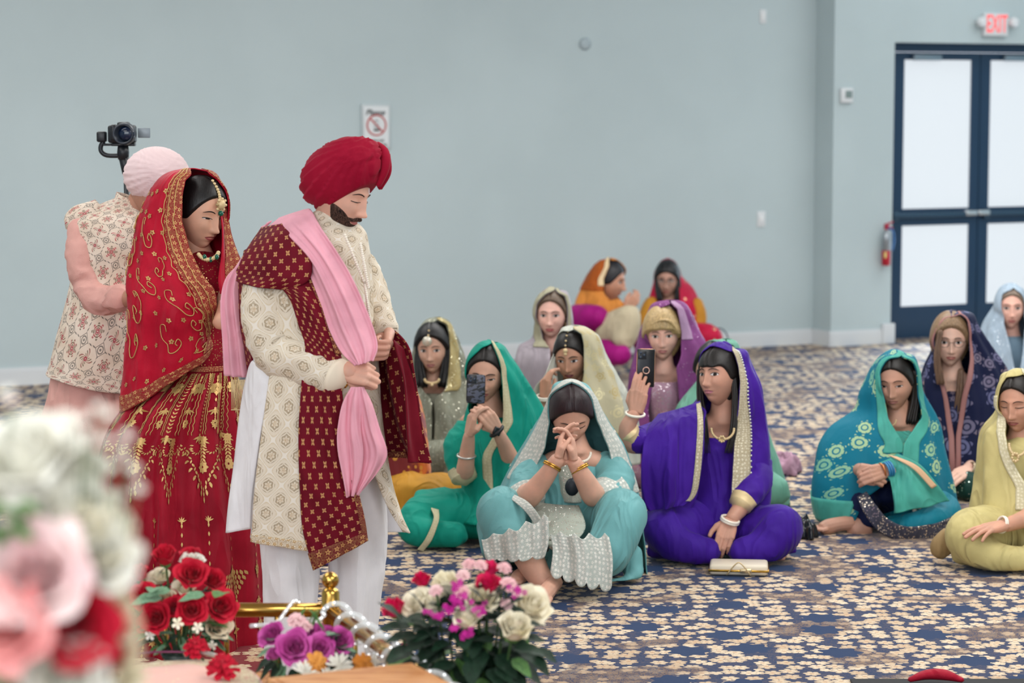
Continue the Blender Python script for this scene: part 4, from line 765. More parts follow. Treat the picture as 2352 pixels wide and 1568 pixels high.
# ------------------------------------------------------------------ seated guests
def lace(name, base, thr='#e9e2d8'): return border_mat(name, base, thr, .022)
def spots(name, base, cols, P=.09, r0=.34, petals=6):
    t = MT(name, base, .6, 0, .03, .15); k = t.co('UV'); v = t.vor(k, 1/P, .6, dim='2D'); u, w, _ = t.sep(k); px, py, _2 = t.sep(v.outputs['Position']); ax = (u-px)/P; ay = (w-py)/P; r = hyp(ax, ay); th = ay.at2(ax); rc = t.sep(v.outputs['Color'])
    m1 = (r < ((th*petals+rc[0]*6).cos()*.07+r0*(1)))*(((r*34).sin()) > (-.55 if petals > 3 else -2)); t.v('Base Color', t.mix(m1*(rc[1] > .15), base, t.mix(rc[2], cols[0], cols[1]))); t.bump(t.noise(t.co('Object', (9, 9, 2.5)), 1, 3, 1.), .012, .8); return t.m
def ct(P, pts, r, mat, name): return P.sleeve(name, pts, r, mat, 30)
# ---- woman in aqua, praying
AQ = fabric('aqua_silk', '#74b2b4', .55, .3, .06, .004); AQL = border_mat('silver_lace', '#b9c4bd', '#ece8df', .018); AQS = fabric('sequinned_silver_net', '#b4bbae', .6, .2, .1, .003, '#f0eee6', sc=150, sthr=.33)
w = Person('woman in aqua veil with silver lace, face behind her clasped praying hands', 10.1, (1290, 1350), '#cd9f8a')
w.head(1311, 945, 6, 34, 3, eyes=.15, hair='#241318', neck=(1322, 1045, .02), d=-.05, lip='#a0605a', line=.070, hairvol=.014)
w.torso(1318, 1050, 1240, .05, .17, .12)
w.tube([(1225, 1085, -.05, .05), (1212, 1140, -.24, .052), (1245, 1105, -.30, .042), (1284, 1050, -.34, .030)]); w.tube([(1400, 1100, -.02, .05), (1368, 1138, -.22, .052), (1345, 1105, -.28, .044), (1316, 1056, -.33, .030)])
w.tube([(1190, 1225, -.30, .075), (1225, 1300, -.42, .058), (1262, 1358, -.48, .040)]); w.foot((1275, 1352, -.46), (1243, 1392, -.66), 1.0); w.foot((1222, 1322, -.30), (1178, 1345, -.42), .9)
w.hand((1284, 1052, -.34), (1302, 955, -.28), (1, -.2, .1), -1, (.25, .3, .35, .4), .92, th=(.0, .6)); w.hand((1316, 1056, -.33), (1301, 958, -.29), (-1, -.3, .1), 1, (.35, .4, .4, .45), .92, th=(.0, .6)); w.body()
w.loft('tunic', [(1035, 1290, 1352, .06, .0), (1065, 1250, 1400, .11, .02), (1120, 1215, 1425, .15, .03), (1180, 1215, 1420, .18, .03), (1240, 1200, 1425, .21, .02), (1290, 1190, 1430, .22, .0)], AQ, 80, 50, folds=((6, .008, 0, .2),), crump=.003)
yk = w.loft('sequinned_yoke', [(1042, 1295, 1350, .065, -.01, -70, 70), (1070, 1268, 1372, .118, .01, -60, 60), (1110, 1262, 1368, .150, .02, -50, 50), (1140, 1272, 1362, .168, .022, -40, 40)], AQS, 40, 30)
ct(w, [(1240, 1070, .0), (1212, 1110, -.10), (1205, 1142, -.18)], [.07, .078, .074], AQ, 'sleeve'); ct(w, [(1206, 1130, -.16), (1212, 1152, -.20)], [.076, .076], AQL, 'sleeve_band')
ct(w, [(1388, 1065, .0), (1412, 1100, -.08), (1400, 1138, -.16), (1380, 1150, -.20)], [.07, .082, .084, .07], AQ, 'sleeve'); ct(w, [(1412, 1128, -.13), (1375, 1150, -.21)], [.088, .076], AQL, 'sleeve_band')
w.blob('trousers', [[(1270, 1260, .05, .16), (1180, 1200, -.12, .12), (1150, 1175, -.26, .10), (1170, 1240, -.36, .085), (1190, 1272, -.38, .075)], [(1340, 1260, .05, .16), (1400, 1210, -.15, .13), (1428, 1185, -.30, .105), (1400, 1260, -.40, .095), (1350, 1300, -.46, .08)], [(1240, 1270, -.05, .12), (1400, 1280, -.05, .13)], [(1440, 1270, -.10, .06), (1450, 1330, -.2, .04), (1380, 1345, -.3, .03)], [(1120, 1200, -.10, .05), (1140, 1270, -.2, .06)]], AQ, .013, 8, .008, 11)
for nm, rows in (('lace_hem', [(1106, 1232, -.42, 1260, 1175, -.48), (1112, 1262, -.44, 1262, 1240, -.50), (1118, 1286, -.45, 1250, 1284, -.52)]), ('lace_hem', [(1262, 1215, -.46, 1398, 1222, -.50), (1270, 1262, -.50, 1408, 1282, -.53), (1262, 1322, -.54, 1404, 1362, -.56)])):
    S_ = w.ribbon(nm, rows, None, bulge=.045, folds=((2, .012, .5, -.2), (5, .004, 1, -.2))); S_.patch(nm, AQL, w.o, 90, 30, thick=.005, edge=lambda U, V: V*(.88+.12*np.abs(np.sin(PI*5*U))**.6)+(1-V)*.12*np.abs(np.sin(PI*4*U+.8)))
w.ribbon('tunic_panel', [(1225, 1150, -.20, 1330, 1160, -.24), (1222, 1200, -.34, 1345, 1210, -.36), (1240, 1240, -.42, 1320, 1245, -.44), (1275, 1268, -.46, 1290, 1272, -.46)], AQS, 30, 24, .005, bulge=.03)
w.ribbon('veil_lap_edge', [(1140, 1122, -.22, 1165, 1128, -.26), (1180, 1150, -.34, 1210, 1150, -.36), (1215, 1185, -.40, 1235, 1180, -.42), (1250, 1245, -.44, 1268, 1240, -.45)], AQL, 10, 40, .005)
V = hood(w, [(874, 1290, 1322, .03, .0, 50), (884, 1270, 1350, .10, .0, 62), (912, 1262, 1368, .135, .0, 66), (957, 1240, 1392, .15, .02, 62), (1021, 1200, 1432, .17, .04, 58), (1070, 1172, 1452, .20, .05, 60), (1113, 1150, 1466, .22, .05, 64), (1160, 1128, 1474, .24, .05, 78), (1215, 1120, 1480, .25, .08, 95), (1300, 1130, 1486, .26, .08, 100), (1338, 1140, 1492, .27, .06, 100)], AQ, [(882,1311,1311),(893,1290,1335),(911,1265,1358),(957,1262,1370),(1021,1250,1398),(1060,1230,1405),(1113,1185,1440),(1160,1140,1470),(1300,1135,1480)], folds=((6, .010, .4, .3), (11, .005, 2, .2)), crump=.003)
V.patch('veil_lace', AQL, V.obj, 12, 90, .88, 1., .03, .55, .004, .003, edge=None); V.patch('veil_lace', AQL, V.obj, 12, 90, 0, .12, .03, .62, .004, .003)
it = [(u, v, .022, random.uniform(-.5, .5), LOTUS) for u in (.14, .2, .3, .7, .8) for v in (.35, .5, .65, .8)]; V.decals('silver_sprigs', it, PEARL, V.obj)
w.ring('bangle', (1267, 1072, -.33), .038, .0035, GOLDM, (.5, .2, .9), k=2); w.ring('bangle', (1333, 1078, -.31), .038, .0035, GOLDM, (-.5, .2, .9), k=2)
beads('pearl_necklace', [w.p(1335-24*math.cos(t)*.9, 1040+20*math.sin(t), -.10-.08*math.sin(t)) for t in np.linspace(0, PI, 18)], .006, PEARL, w.o)
m = MB(); m.ell(w.p(1314, 1118, -.20), (.030, .018, .038), 14); m.tube([w.p(1320, 1088, -.19), w.p(1314, 1110, -.20)], .006); m.build('necklace_tassel', plain('#10202a', .5), w.o); m = MB(); m.ell(w.p(1254, 1258, -.47), (.014, .012, .018), 10); m.build('cord_tassel', plain('#1d2426', .5), w.o)
# ---- woman in violet, filming
VI = fabric('violet_chiffon', '#431896', .6, .45, .1, .004); VID = fabric('deep_violet_crepe', '#3d1590', .65, .4, .1, .004); VG = border_mat('gold_sequin_edge', '#b7a98a', '#e6dfc8', .012)
w = Person('woman in violet veil with gold sequin edging and dark fringe', 10.6, (1660, 1300), '#b98a76')
w.head(1654, 858, -42, -7, 5, hair='#1a1614', neck=(1662, 965, .03), lip='#b5707c', gaze=-.6, bangs=.9, line=.075, sc=1.0)
w.torso(1655, 975, 1160, .05, .16, .11)
w.tube([(1500, 1010, -.10, .045), (1452, 1020, -.20, .042), (1440, 985, -.22, .038), (1461, 945, -.22, .028)]); w.tube([(1745, 1080, -.05, .045), (1712, 1150, -.18, .042), (1678, 1195, -.26, .030)])
w.hand((1461, 945, -.22), (1474, 860, -.22), (.3, 1, .1), 1, (.20, .25, .30, .35), 1.0, th=(.5, .5)); w.hand((1677, 1195, -.26), (1655, 1270, -.34), (-.1, .8, -.6), -1, (.25, .25, .3, .3), 1.0, th=(.9, .1)); w.foot((1760, 1275, -.22), (1805, 1285, -.26), .9); w.body()
w.strands([(1607, 850, .02, .012), (1608, 910, .0, .014), (1616, 970, -.08, .012), (1622, 1040, -.13, .004)], 6, '#1c1715', .014); w.strands([(1684, 850, -.04, .014), (1688, 920, -.07, .015), (1684, 990, -.11, .012), (1672, 1040, -.14, .004)], 6, '#1c1715', .012)
w.loft('tunic', [(1000, 1606, 1716, .085, .03), (1022, 1572, 1732, .125, .03), (1060, 1560, 1740, .15, .03), (1140, 1570, 1740, .17, .02), (1200, 1560, 1750, .20, .0)], VID, 70, 40)
w.blob('trousers', [[(1650, 1220, .0, .15), (1560, 1215, -.15, .12), (1528, 1215, -.22, .105), (1560, 1255, -.30, .08), (1640, 1270, -.30, .06)], [(1660, 1220, .0, .15), (1750, 1215, -.15, .12), (1785, 1215, -.22, .11), (1755, 1258, -.30, .08), (1690, 1272, -.30, .06)], [(1500, 1270, -.16, .055), (1600, 1285, -.22, .045)], [(1820, 1262, -.12, .05), (1740, 1285, -.2, .04)]], VID, .013, 8, .008, 12, 2)
V = hood(w, [(800, 1668, 1700, .02, .02, 60), (806, 1640, 1716, .08, .03, (100, 95)), (834, 1618, 1726, .12, .04, (90, 85)), (882, 1612, 1748, .14, .04, (84, 80)), (930, 1590, 1757, .16, .05, (80, 72)), (975, 1530, 1765, .17, .05, (78, 45)), (1020, 1500, 1770, .19, .04, (74, 35)), (1090, 1475, 1772, .21, .02, (68, 30)), (1130, 1474, 1772, .22, .01, (64, 40)), (1168, 1480, 1768, .22, .0, (66, 62))], VI, [(803,1678,1680),(812,1640,1684),(834,1618,1690),(871,1612,1694),(915,1604,1690),(934,1613,1688),(1019,1609,1678),(1122,1592,1670),(1168,1570,1668)], folds=((6, .010, .8, .2), (12, .005, 2, .1)), crump=.003)
V.patch('veil_edging', VG, V.obj, 8, 100, 0, .055, .02, .90, .005, .004); pass
m = MB(); P = [V(np.array([.06]), np.array([v]))[0]+np.array([0, -.008, 0]) for v in np.linspace(.03, .88, 46)]; beads('sequin_row', P, .0055, SILVER, w.o)
ct(w, [(1590, 985, -.02), (1520, 1000, -.10), (1470, 1012, -.18), (1447, 1000, -.21)], [.075, .075, .062, .050], VI, 'sleeve'); ct(w, [(1449, 1002, -.205), (1441, 990, -.22)], [.051, .050], PALEGOLD, 'sleeve_edging')
ct(w, [(1742, 1060, .0), (1735, 1110, -.10), (1706, 1150, -.20)], [.06, .07, .056], VI, 'sleeve'); ct(w, [(1709, 1146, -.195), (1700, 1160, -.215)], [.060, .056], PALEGOLD, 'sleeve_edging')
w.ring('bangle', (1459, 950, -.22), .040, .006, PEARL, (.1, -.2, 1), k=1); w.ring('bangle', (1676, 1196, -.26), .038, .0065, PEARL, (.3, -.2, 1), k=2)
beads('necklace', [w.p(1660+26*math.cos(t), 985+24*math.sin(t), -.125-.02*math.sin(t)) for t in np.linspace(0, PI, 20)]+[w.p(1658+6*math.cos(t), 1008+6*math.sin(t), -.15) for t in np.linspace(0, 6, 8)], .006, PALEGOLD, w.o)
m = MB(); VI_scroll = [V(np.array([u]), np.array([v]))[0]+np.array([0, -.01, 0]) for u, v in zip(np.linspace(.93, .75, 30), np.linspace(.75, .99, 30))]; beads('sequin_trail', VI_scroll, .003, SILVER, w.o)
def phone(label, P, px, py, d, w_, h_, yaw, pitch, roll, mat, rim, dark=True, extra=None):
    R = np.array(Matrix.Rotation(rad(yaw), 3, 'Z') @ Matrix.Rotation(rad(pitch), 3, 'X') @ Matrix.Rotation(rad(roll), 3, 'Y')); c = P.p(px, py, d); o = thing('smartphone', label, 'phone', c)
    m = MB(); m.box(c, (w_, .010, h_), 0, R, .0035); m.build('case', mat, o); f = lambda x, z, y=-.0055: c+R @ np.array([x, y, z])
    m = MB(); m.box(f(-w_*.22, h_*.34), (w_*.46, .003, w_*.46), 0, R, .001); m.build('camera_block', plain('#1b1d22', .3), o)
    for a, b_ in ((-.32, .40), (-.12, .34), (-.32, .28)): m = MB(); m.lathe(f(w_*a, h_*b_, -.008), [(.0055, -.001), (.006, .001), (.003, .0015)], 12, 0, R @ RX); m.build('lens', plain('#3a4250', .1, .5), o)
    m = MB(); q = [(w_/2*math.copysign(abs(math.cos(t))**.3, math.cos(t)), h_/2*math.copysign(abs(math.sin(t))**.18, math.sin(t))) for t in np.linspace(0, 2*PI, 40, endpoint=False)]; m.tube([f(a, b_, 0) for a, b_ in q], .0022, 6, closed=True); m.build('rim', rim, o)
    if extra: extra(o, f, R)
    return o
def loop(o, f, R): m = MB(); m.tube([f(.014*math.cos(t), -.01+.014*math.sin(t), -.012) for t in np.linspace(0, 2*PI, 20, endpoint=False)], .0025, 6, closed=True); m.build('finger_ring', plain('#d8b0a0', .3, .7), o)
phone('black phone with gold rim and finger loop in the raised hand', w, 1483, 845, -.175, .078, .165, 8, -4, 2, plain('#101014', .25), plain('#d9a27e', .25, .8), extra=loop)
o = thing('clutch_bag', 'cream clutch bag with gold frame lying on the carpet before the woman in violet', 'bag', w.p(1697, 1312, -.47)); c = w.p(1697, 1300, -.47); c[2] = .026; m = MB(); m.box(c, (.245, .15, .045), 0, np.array(Matrix.Rotation(rad(-6), 3, 'Z')), .012); m.build('body', plain('#d8cdb8', .4), o)
m = MB(); R = np.array(Matrix.Rotation(rad(-6), 3, 'Z')); f = lambda x, y, z: c+R @ np.array([x, y, z]); m.tube([f(a, b_, -.002) for a, b_ in ((-.124, .07), (-.124, -.078), (.124, -.078), (.124, .07))], .005, 8); m.build('frame', GOLDM, o); m = MB(); m.box(f(.03, -.082, .0), (.05, .012, .018), 0, R, .004); m.build('clasp', plain('#d8c49a', .25, .8), o); m = MB(); m.tube([f(-.05+.10*t, -.085-.02*math.sin(PI*t), .012+.03*math.sin(PI*t)-.03*abs(2*t-1)) for t in np.linspace(0, 1, 14)], .003, 6); m.build('cord', PALEGOLD, o)
dr = w.ribbon('veil_drape', [(1512, 950, -.10, 1608, 920, -.10), (1486, 985, -.20, 1614, 960, -.20), (1474, 1040, -.25, 1612, 1020, -.24), (1472, 1100, -.26, 1606, 1090, -.26), (1478, 1150, -.25, 1596, 1135, -.26), (1488, 1172, -.24, 1570, 1160, -.26)], VI, 50, 60, .005, folds=((2.2, .012, .4, .1), (4, .005, 1, .2)), bulge=.03); dr.patch('veil_edging', VG, dr.obj, 6, 60, .90, 1., .03, .9, .005, .004)
# ---- woman in emerald, filming
TE = fabric('emerald_crepe', '#0a9a85', .6, .35, .08, .004); TG = border_mat('gold_ribbon_edge', '#c9c19a', '#dcd6b6', .012)
w = Person('woman in emerald green veil looking down, black watch on her wrist', 10.9, (1080, 1250), '#c79c86')
w.head(1117, 852, -8, 12, -3, hair='#171311', neck=(1128, 955, .03), eyes=.45, lip='#a8605c', line=.072, browthick=1.2)
w.torso(1130, 965, 1150, .05, .15, .11); w.tube([(1060, 1000, -.02, .045), (1066, 1085, -.12, .045), (1074, 1030, -.20, .034), (1078, 995, -.24, .026)]); w.tube([(1200, 1010, .0, .045), (1180, 1060, -.10, .045), (1158, 1020, -.18, .034), (1140, 985, -.24, .026)])
w.hand((1078, 995, -.24), (1092, 915, -.28), (.8, .3, 0), -1, (.35, .5, .5, .5), .95, th=(.2, .8)); w.hand((1140, 985, -.24), (1098, 925, -.30), (-.4, .8, .1), 1, (.45, .55, .55, .6), .95, th=(.3, .8)); w.body()
w.loft('tunic', [(955, 1090, 1165, .07, .02), (985, 1050, 1205, .11, .03), (1050, 1048, 1215, .14, .03), (1130, 1060, 1215, .17, .02), (1190, 1040, 1230, .2, .0)], TE, 70, 40)
ct(w, [(1078, 985, .0), (1052, 1030, -.05), (1062, 1085, -.11)], [.065, .068, .058], TE, 'sleeve'); ct(w, [(1060, 1080, -.10), (1066, 1100, -.125)], [.062, .058], TG, 'sleeve_edging'); ct(w, [(1190, 985, .02), (1205, 1030, -.03), (1184, 1062, -.09)], [.07, .07, .06], TE, 'sleeve')
w.blob('trousers', [[(1100, 1190, .0, .15), (1020, 1180, -.05, .11), (965, 1195, -.12, .10), (960, 1220, -.2, .07), (1060, 1235, -.25, .07)], [(1110, 1190, .0, .15), (1180, 1190, -.1, .12), (1120, 1235, -.2, .08)], [(950, 1235, -.16, .05), (1050, 1245, -.2, .05)], [(1030, 1150, -.02, .07), (960, 1160, -.02, .06)]], TE, .014, 8, .010, 11, 4)
w.ribbon('gold_trouser_edge', [(990, 1165, -.17, 1008, 1170, -.18), (996, 1190, -.27, 1008, 1192, -.28), (978, 1235, -.31, 992, 1238, -.32), (958, 1262, -.30, 972, 1266, -.31)], TG, 6, 30, .006)
V = hood(w, [(786, 1118, 1145, .03, .02, 60), (796, 1092, 1160, .09, .02, (56, 70)), (815, 1084, 1172, .12, .03, (52, 66)), (852, 1080, 1198, .14, .04, (48, 66)), (910, 1082, 1234, .16, .06, (40, 66)), (960, 1070, 1258, .17, .06, (30, 62)), (1010, 1060, 1262, .18, .05, (14, 60)), (1070, 1075, 1262, .19, .03, (6, 40)), (1130, 1085, 1262, .19, .02, (8, 20)), (1165, 1090, 1260, .19, .02, (10, 20))], TE, [(790,1128,1130),(799,1108,1138),(838,1088,1152),(930,1082,1157),(960,1086,1156),(990,1098,1135),(1030,1106,1108),(1165,1117,1119)], folds=((5, .010, .8, .2), (10, .005, 2, .1)), crump=.003)
V.patch('veil_edging', TG, V.obj, 6, 100, 0, .04, .02, .98, .005, .004); w.ring('bangle', (1071, 1046, -.18), .040, .005, SILVER, (.05, -.2, 1))
m = MB(); c = w.p(1142, 990, -.265); R = np.array(Matrix.Rotation(rad(15), 3, 'Z') @ Matrix.Rotation(rad(25), 3, 'Y')); m.box(c, (.036, .012, .036), 0, R, .004); m.build('wristwatch', plain('#0e1013', .2), w.o); w.ring('watch_strap', (1141, 990, -.24), .031, .009, plain('#15171a', .5), (-.8, -.2, 1))
cam_ = MT('camouflage_case', '#3a3d4c', .4); nz = cam_.noise(cam_.co('Object', (45, 45, 90)), 1, 1, 0); cam_.v('Base Color', cam_.mix(nz > .5, cam_.mix(nz > .62, '#4b4f60', '#8c8b99'), '#15161c'))
phone('phone in grey camouflage case held by the woman in emerald green', w, 1093, 893, -.325, .080, .125, 10, -8, 3, cam_.m, plain('#16171b', .4))
# ---- woman in teal brocade
BR = spots('teal_gold_brocade', '#0f6f86', ['#7fb79a', '#a9c496'], .105, .33, 8); BRG = fabric('sea_green_brocade_edge', '#4fae9f', .5, .3, .12, .004); NV = fabric('navy_velvet_kameez', '#101c44', .7, .3, .1, .004); TS = fabric('teal_silk', '#0e7f95', .5, .3, .08, .004)
SQ = fabric('sequin_border', '#4a4a58', .5, .1, .2, .003, '#d9cbb8', sc=110, sthr=.42)
w = Person('woman in teal brocade shawl with hands clasped on her knee', 11.3, (2050, 1230), '#b58a76')
w.head(2056, 872, -20, 8, 3, hair='#17120f', neck=(2062, 975, .03), eyes=.55, lip='#96605a', line=.068, sc=1.03, gaze=-.3)
w.torso(2060, 985, 1170, .05, .17, .12); w.tube([(2140, 1060, .0, .045), (2090, 1100, -.16, .042), (2036, 1078, -.28, .030)]); w.tube([(1930, 1030, .02, .045), (1950, 1072, -.02, .038), (1985, 1080, -.26, .030)])
w.hand((2034, 1080, -.28), (1985, 1092, -.34), (.1, .9, -.3), 1, (.5, .6, .6, .65), 1.0, th=(.3, .6)); w.hand((1975, 1078, -.28), (2025, 1096, -.32), (0, .9, -.2), -1, (.6, .6, .7, .7), .98, th=(.3, .6))
w.foot((1955, 1215, -.20), (1872, 1222, -.26), 1.0); w.tube([(1990, 1205, -.18, .06), (1955, 1218, -.2, .045)]); w.body()
for x0 in (0, 1): w.strands([(2100, 850, -.02+.03*x0, .022), (2102, 910, .0+.03*x0, .026), (2092, 970, -.03, .022)], 4, '#17120f', .015)
w.loft('bodice', [(985, 2030, 2092, .07, .02), (1010, 1990, 2130, .13, .03), (1080, 1980, 2140, .16, .03)], BRG, 50, 20); w.blob('tunic', [[(2060, 1080, .05, .16), (2060, 1160, .0, .19)], [(1960, 1060, -.02, .09), (1958, 1110, -.10, .09), (1985, 1170, -.16, .08)], [(1985, 1190, -.18, .07), (2020, 1205, -.2, .06)]], NV, .016, 8, .006, 12, 3)
w.blob('trousers', [[(2060, 1190, .05, .14), (2130, 1165, -.10, .105), (2170, 1180, -.15, .085), (2120, 1205, -.26, .075), (2040, 1212, -.24, .06)], [(2100, 1220, -.15, .05), (2180, 1205, -.1, .05)]], TS, .014, 8, .007, 12, 5)
sqb = w.ribbon('sequin_hem', [(1968, 1140, -.22, 1990, 1128, -.22), (1985, 1178, -.30, 2012, 1160, -.32), (2020, 1222, -.35, 2040, 1192, -.36), (2080, 1244, -.36, 2085, 1210, -.38), (2150, 1236, -.33, 2145, 1202, -.35), (2192, 1210, -.22, 2185, 1186, -.26)], SQ, 10, 60, .006)
V = hood(w, [(810, 2045, 2080, .03, .02, 60), (818, 2022, 2100, .10, .02, (64, 50)), (845, 2000, 2110, .13, .03, (60, 50)), (897, 1976, 2118, .14, .04, (60, 48)), (940, 1962, 2140, .16, .05, (58, 42)), (975, 1912, 2155, .19, .05, (40, 30)), (1016, 1882, 2162, .21, .03, (10, 10)), (1062, 1870, 2172, .23, .01, (-2, 4)), (1108, 1860, 2184, .24, .0, (4, 28)), (1150, 1860, 2192, .25, .0, (20, 60)), (1190, 1868, 2200, .25, .0, (36, 75))], BR, [(815,2062,2064),(824,2034,2088),(847,2018,2100),(897,2019,2105),(950,2028,2104),(980,2042,2084),(1002,2058,2062),(1060,2050,2052),(1105,2000,2040),(1130,1965,2100),(1190,1945,2150)], folds=((5, .010, .8, .2), (9, .006, 2, .1)), crump=.003)
V.patch('shawl_edging', BRG, V.obj, 10, 90, 0, .05, .03, .96, .005, .004); V.patch('shawl_edging', BRG, V.obj, 10, 90, .95, 1, .03, .62, .005, .004); V.patch('shawl_hem', BRG, V.obj, 80, 8, .5, .98, .86, .99, .005, .004)
w.ribbon('shawl_end', [(2010, 1065, -.26, 2060, 1040, -.20), (2040, 1100, -.30, 2110, 1065, -.24), (2050, 1150, -.34, 2150, 1110, -.26), (2052, 1178, -.34, 2180, 1150, -.26)], BRG, 30, 40, .006, folds=((2, .012, .4, 0),), bulge=.02); w.ribbon('peach_stripe', [(2040, 1044, -.245, 2060, 1048, -.25), (2095, 1075, -.285, 2108, 1070, -.285), (2140, 1122, -.30, 2152, 1115, -.30)], plain('#e0b690', .6), 5, 24, .005)
beads('white_flower_motif', [w.p(2108+7*math.cos(t), 1172+9*math.sin(t), -.245) for t in np.linspace(0, 2*PI, 5)[:-1]], .012, PEARL, w.o)
w.ring('bangle', (2036, 1079, -.285), .034, .005, plain('#2b7fb0', .3), (1, .3, .3), k=3, gap=.011); w.ring('gold_bangle', (2026, 1080, -.285), .033, .005, plain('#c07a4a', .3, .7), (1, .3, .3))
beads('necklace', [w.p(2046+12*math.cos(t), 965+12*math.sin(t), -.11) for t in np.linspace(0, PI, 12)], .004, PALEGOLD, w.o)
# ---- woman in navy floral
NF = spots('navy_floral_georgette', '#141a3a', ['#7d6f7a', '#5a5f86'], .10, .36, 6)
w = Person('woman with glasses and light brown hair under a navy floral veil', 12.3, (2210, 1170), '#d3ab99')
w.head(2182, 778, -6, 2, 0, hair='#8a6f54', neck=(2186, 870, .03), lip='#a8605c', line=.066, sc=1.03, hairvol=.020)
w.torso(2190, 880, 1120, .05, .18, .13); w.tube([(2250, 1000, -.05, .05), (2240, 1060, -.18, .04), (2210, 1090, -.28, .032)]); w.hand((2226, 1078, -.26), (2190, 1096, -.34), (0, .6, -.8), 1, (.2, .2, .25, .3), 1.0); w.body()
w.strands([(2160, 760, -.09, .016), (2152, 820, -.10, .018), (2160, 880, -.11, .018)], 4, '#6d5240', .012); w.strands([(2206, 850, -.06, .018), (2204, 900, -.09, .02), (2196, 950, -.1, .016)], 4, '#6d5240', .012)
def glasses(P, col='#4a3a38'):
    m = MB()
    for sg in (-1, 1): m.tube([P.T([(sg*.032+.022*math.cos(t), .102-.006*abs(math.cos(t)), -.002+.018*math.sin(t))])[0] for t in np.linspace(0, 2*PI, 22, endpoint=False)], .0016, 6, closed=True); m.tube([P.T([(sg*.054, .098, .004)])[0], P.T([(sg*.074, .03, .004)])[0]], .0014, 6)
    m.tube([P.T([(-.011, .106, .002)])[0], P.T([(.011, .106, .002)])[0]], .0014, 6); m.build('glasses', plain(col, .3), P.o)
glasses(w)
V = hood(w, [(713, 2185, 2215, .03, .02, 60), (722, 2158, 2236, .10, .02, (50, 50)), (755, 2145, 2252, .13, .03, (34, 46)), (800, 2140, 2282, .15, .05, (28, 46)), (845, 2120, 2312, .17, .05, (26, 40)), (900, 2112, 2330, .20, .05, (22, 26)), (970, 2112, 2338, .22, .04, (12, 12)), (1040, 2118, 2330, .23, .0, (4, 4)), (1100, 2140, 2320, .24, .0, (6, 20))], NF, [(718,2198,2199),(730,2168,2212),(760,2155,2216),(820,2150,2213),(860,2152,2206),(900,2162,2194),(985,2174,2178),(1100,2176,2178)], folds=((6, .012, .8, .2), (11, .006, 2, .1)), crump=.003)
V.patch('veil_edging', plain('#9c6a66', .6), V.obj, 4, 90, 0, .018, .02, .95, .005, .004); V.patch('veil_edging', plain('#9c6a66', .6), V.obj, 4, 90, .982, 1, .02, .95, .005, .004)
w.loft('tunic', [(895, 2168, 2206, .06, .02), (925, 2130, 2250, .14, .03), (1020, 2130, 2260, .17, .03), (1120, 2120, 2280, .2, .02)], NF, 50, 30); pass
w.blob('skirt', [[(2200, 1130, .0, .20), (2210, 1140, -.2, .15)], [(2200, 1120, -.28, .10), (2250, 1130, -.25, .10)]], fabric('bottle_green_sequinned', '#123c34', .5, .2, .1, .003, '#b8c8bc', sc=60, sthr=.22), .018, 8, .007, 12, 6); w.ring('bangle', (2228, 1076, -.26), .036, .004, plain('#b9a88c', .3, .6), (1, .3, -.5), k=4, gap=.008)
# ---- woman in pale blue
LB = fabric('pale_blue_net', '#a9bccd', .6, .3, .08, .004, '#e6edf2', sc=70, sthr=.25)
w = Person('smiling woman in pale blue glittering veil by the doors at the right edge', 14.5, (2320, 950), '#d8a898')
w.head(2320, 702, -4, 0, 0, hair='#7a6a5c', neck=(2322, 790, .03), lip='#b06060', line=.068); w.torso(2322, 795, 950, .05, .17, .12); w.body()
w.loft('dress', [(770, 2298, 2345, .07, .02), (800, 2270, 2375, .12, .03), (900, 2265, 2385, .18, .03), (985, 2230, 2420, .28, .0)], fabric('slate_blue_dress', '#6c8598', .6, .2, .1, .004), 50, 30)
hood(w, [(655, 2305, 2335, .03, .02, 60), (664, 2294, 2350, .10, .02, (58, 60)), (700, 2284, 2360, .13, .04, (56, 52)), (740, 2262, 2376, .16, .05, (50, 40)), (790, 2250, 2398, .19, .05, (36, 32)), (850, 2246, 2410, .21, .04, (24, 22)), (930, 2244, 2415, .23, .02, (20, 20)), (985, 2240, 2420, .25, .0, (20, 20))], LB, [(660,2320,2322),(676,2300,2340),(739,2294,2346),(790,2306,2335),(850,2316,2324),(985,2318,2322)], nu=80, nv=60, folds=((7, .010, .8, .2),), crump=.003)
# ---- woman in pale yellow
YE = fabric('pale_yellow_silk', '#cfc183', .55, .3, .07, .004); YL = border_mat('ivory_gold_edge', '#d9d0a8', '#efe8d0', .014)
w = Person('woman in pale yellow veil with lowered eyes at the right edge', 10.5, (2320, 1310), '#c08f78')
w.head(2340, 919, -32, 8, 2, hair='#1d1613', neck=(2345, 1020, .03), eyes=.25, lip='#9c5450', line=.070, sc=1.0)
w.torso(2350, 1030, 1230, .05, .17, .12); w.tube([(2400, 1120, -.1, .045), (2370, 1180, -.25, .042), (2306, 1208, -.36, .030)]); w.hand((2306, 1206, -.36), (2225, 1222, -.44), (.1, .2, -1), -1, (.12, .12, .15, .2), 1.02, spread=.5, th=(.9, .1)); w.body()
w.loft('tunic', [(1000, 2325, 2380, .07, .02), (1035, 2275, 2425, .12, .03), (1110, 2265, 2440, .16, .03), (1200, 2250, 2450, .2, .0)], YE, 60, 40, folds=((5, .01, 0, .1),))
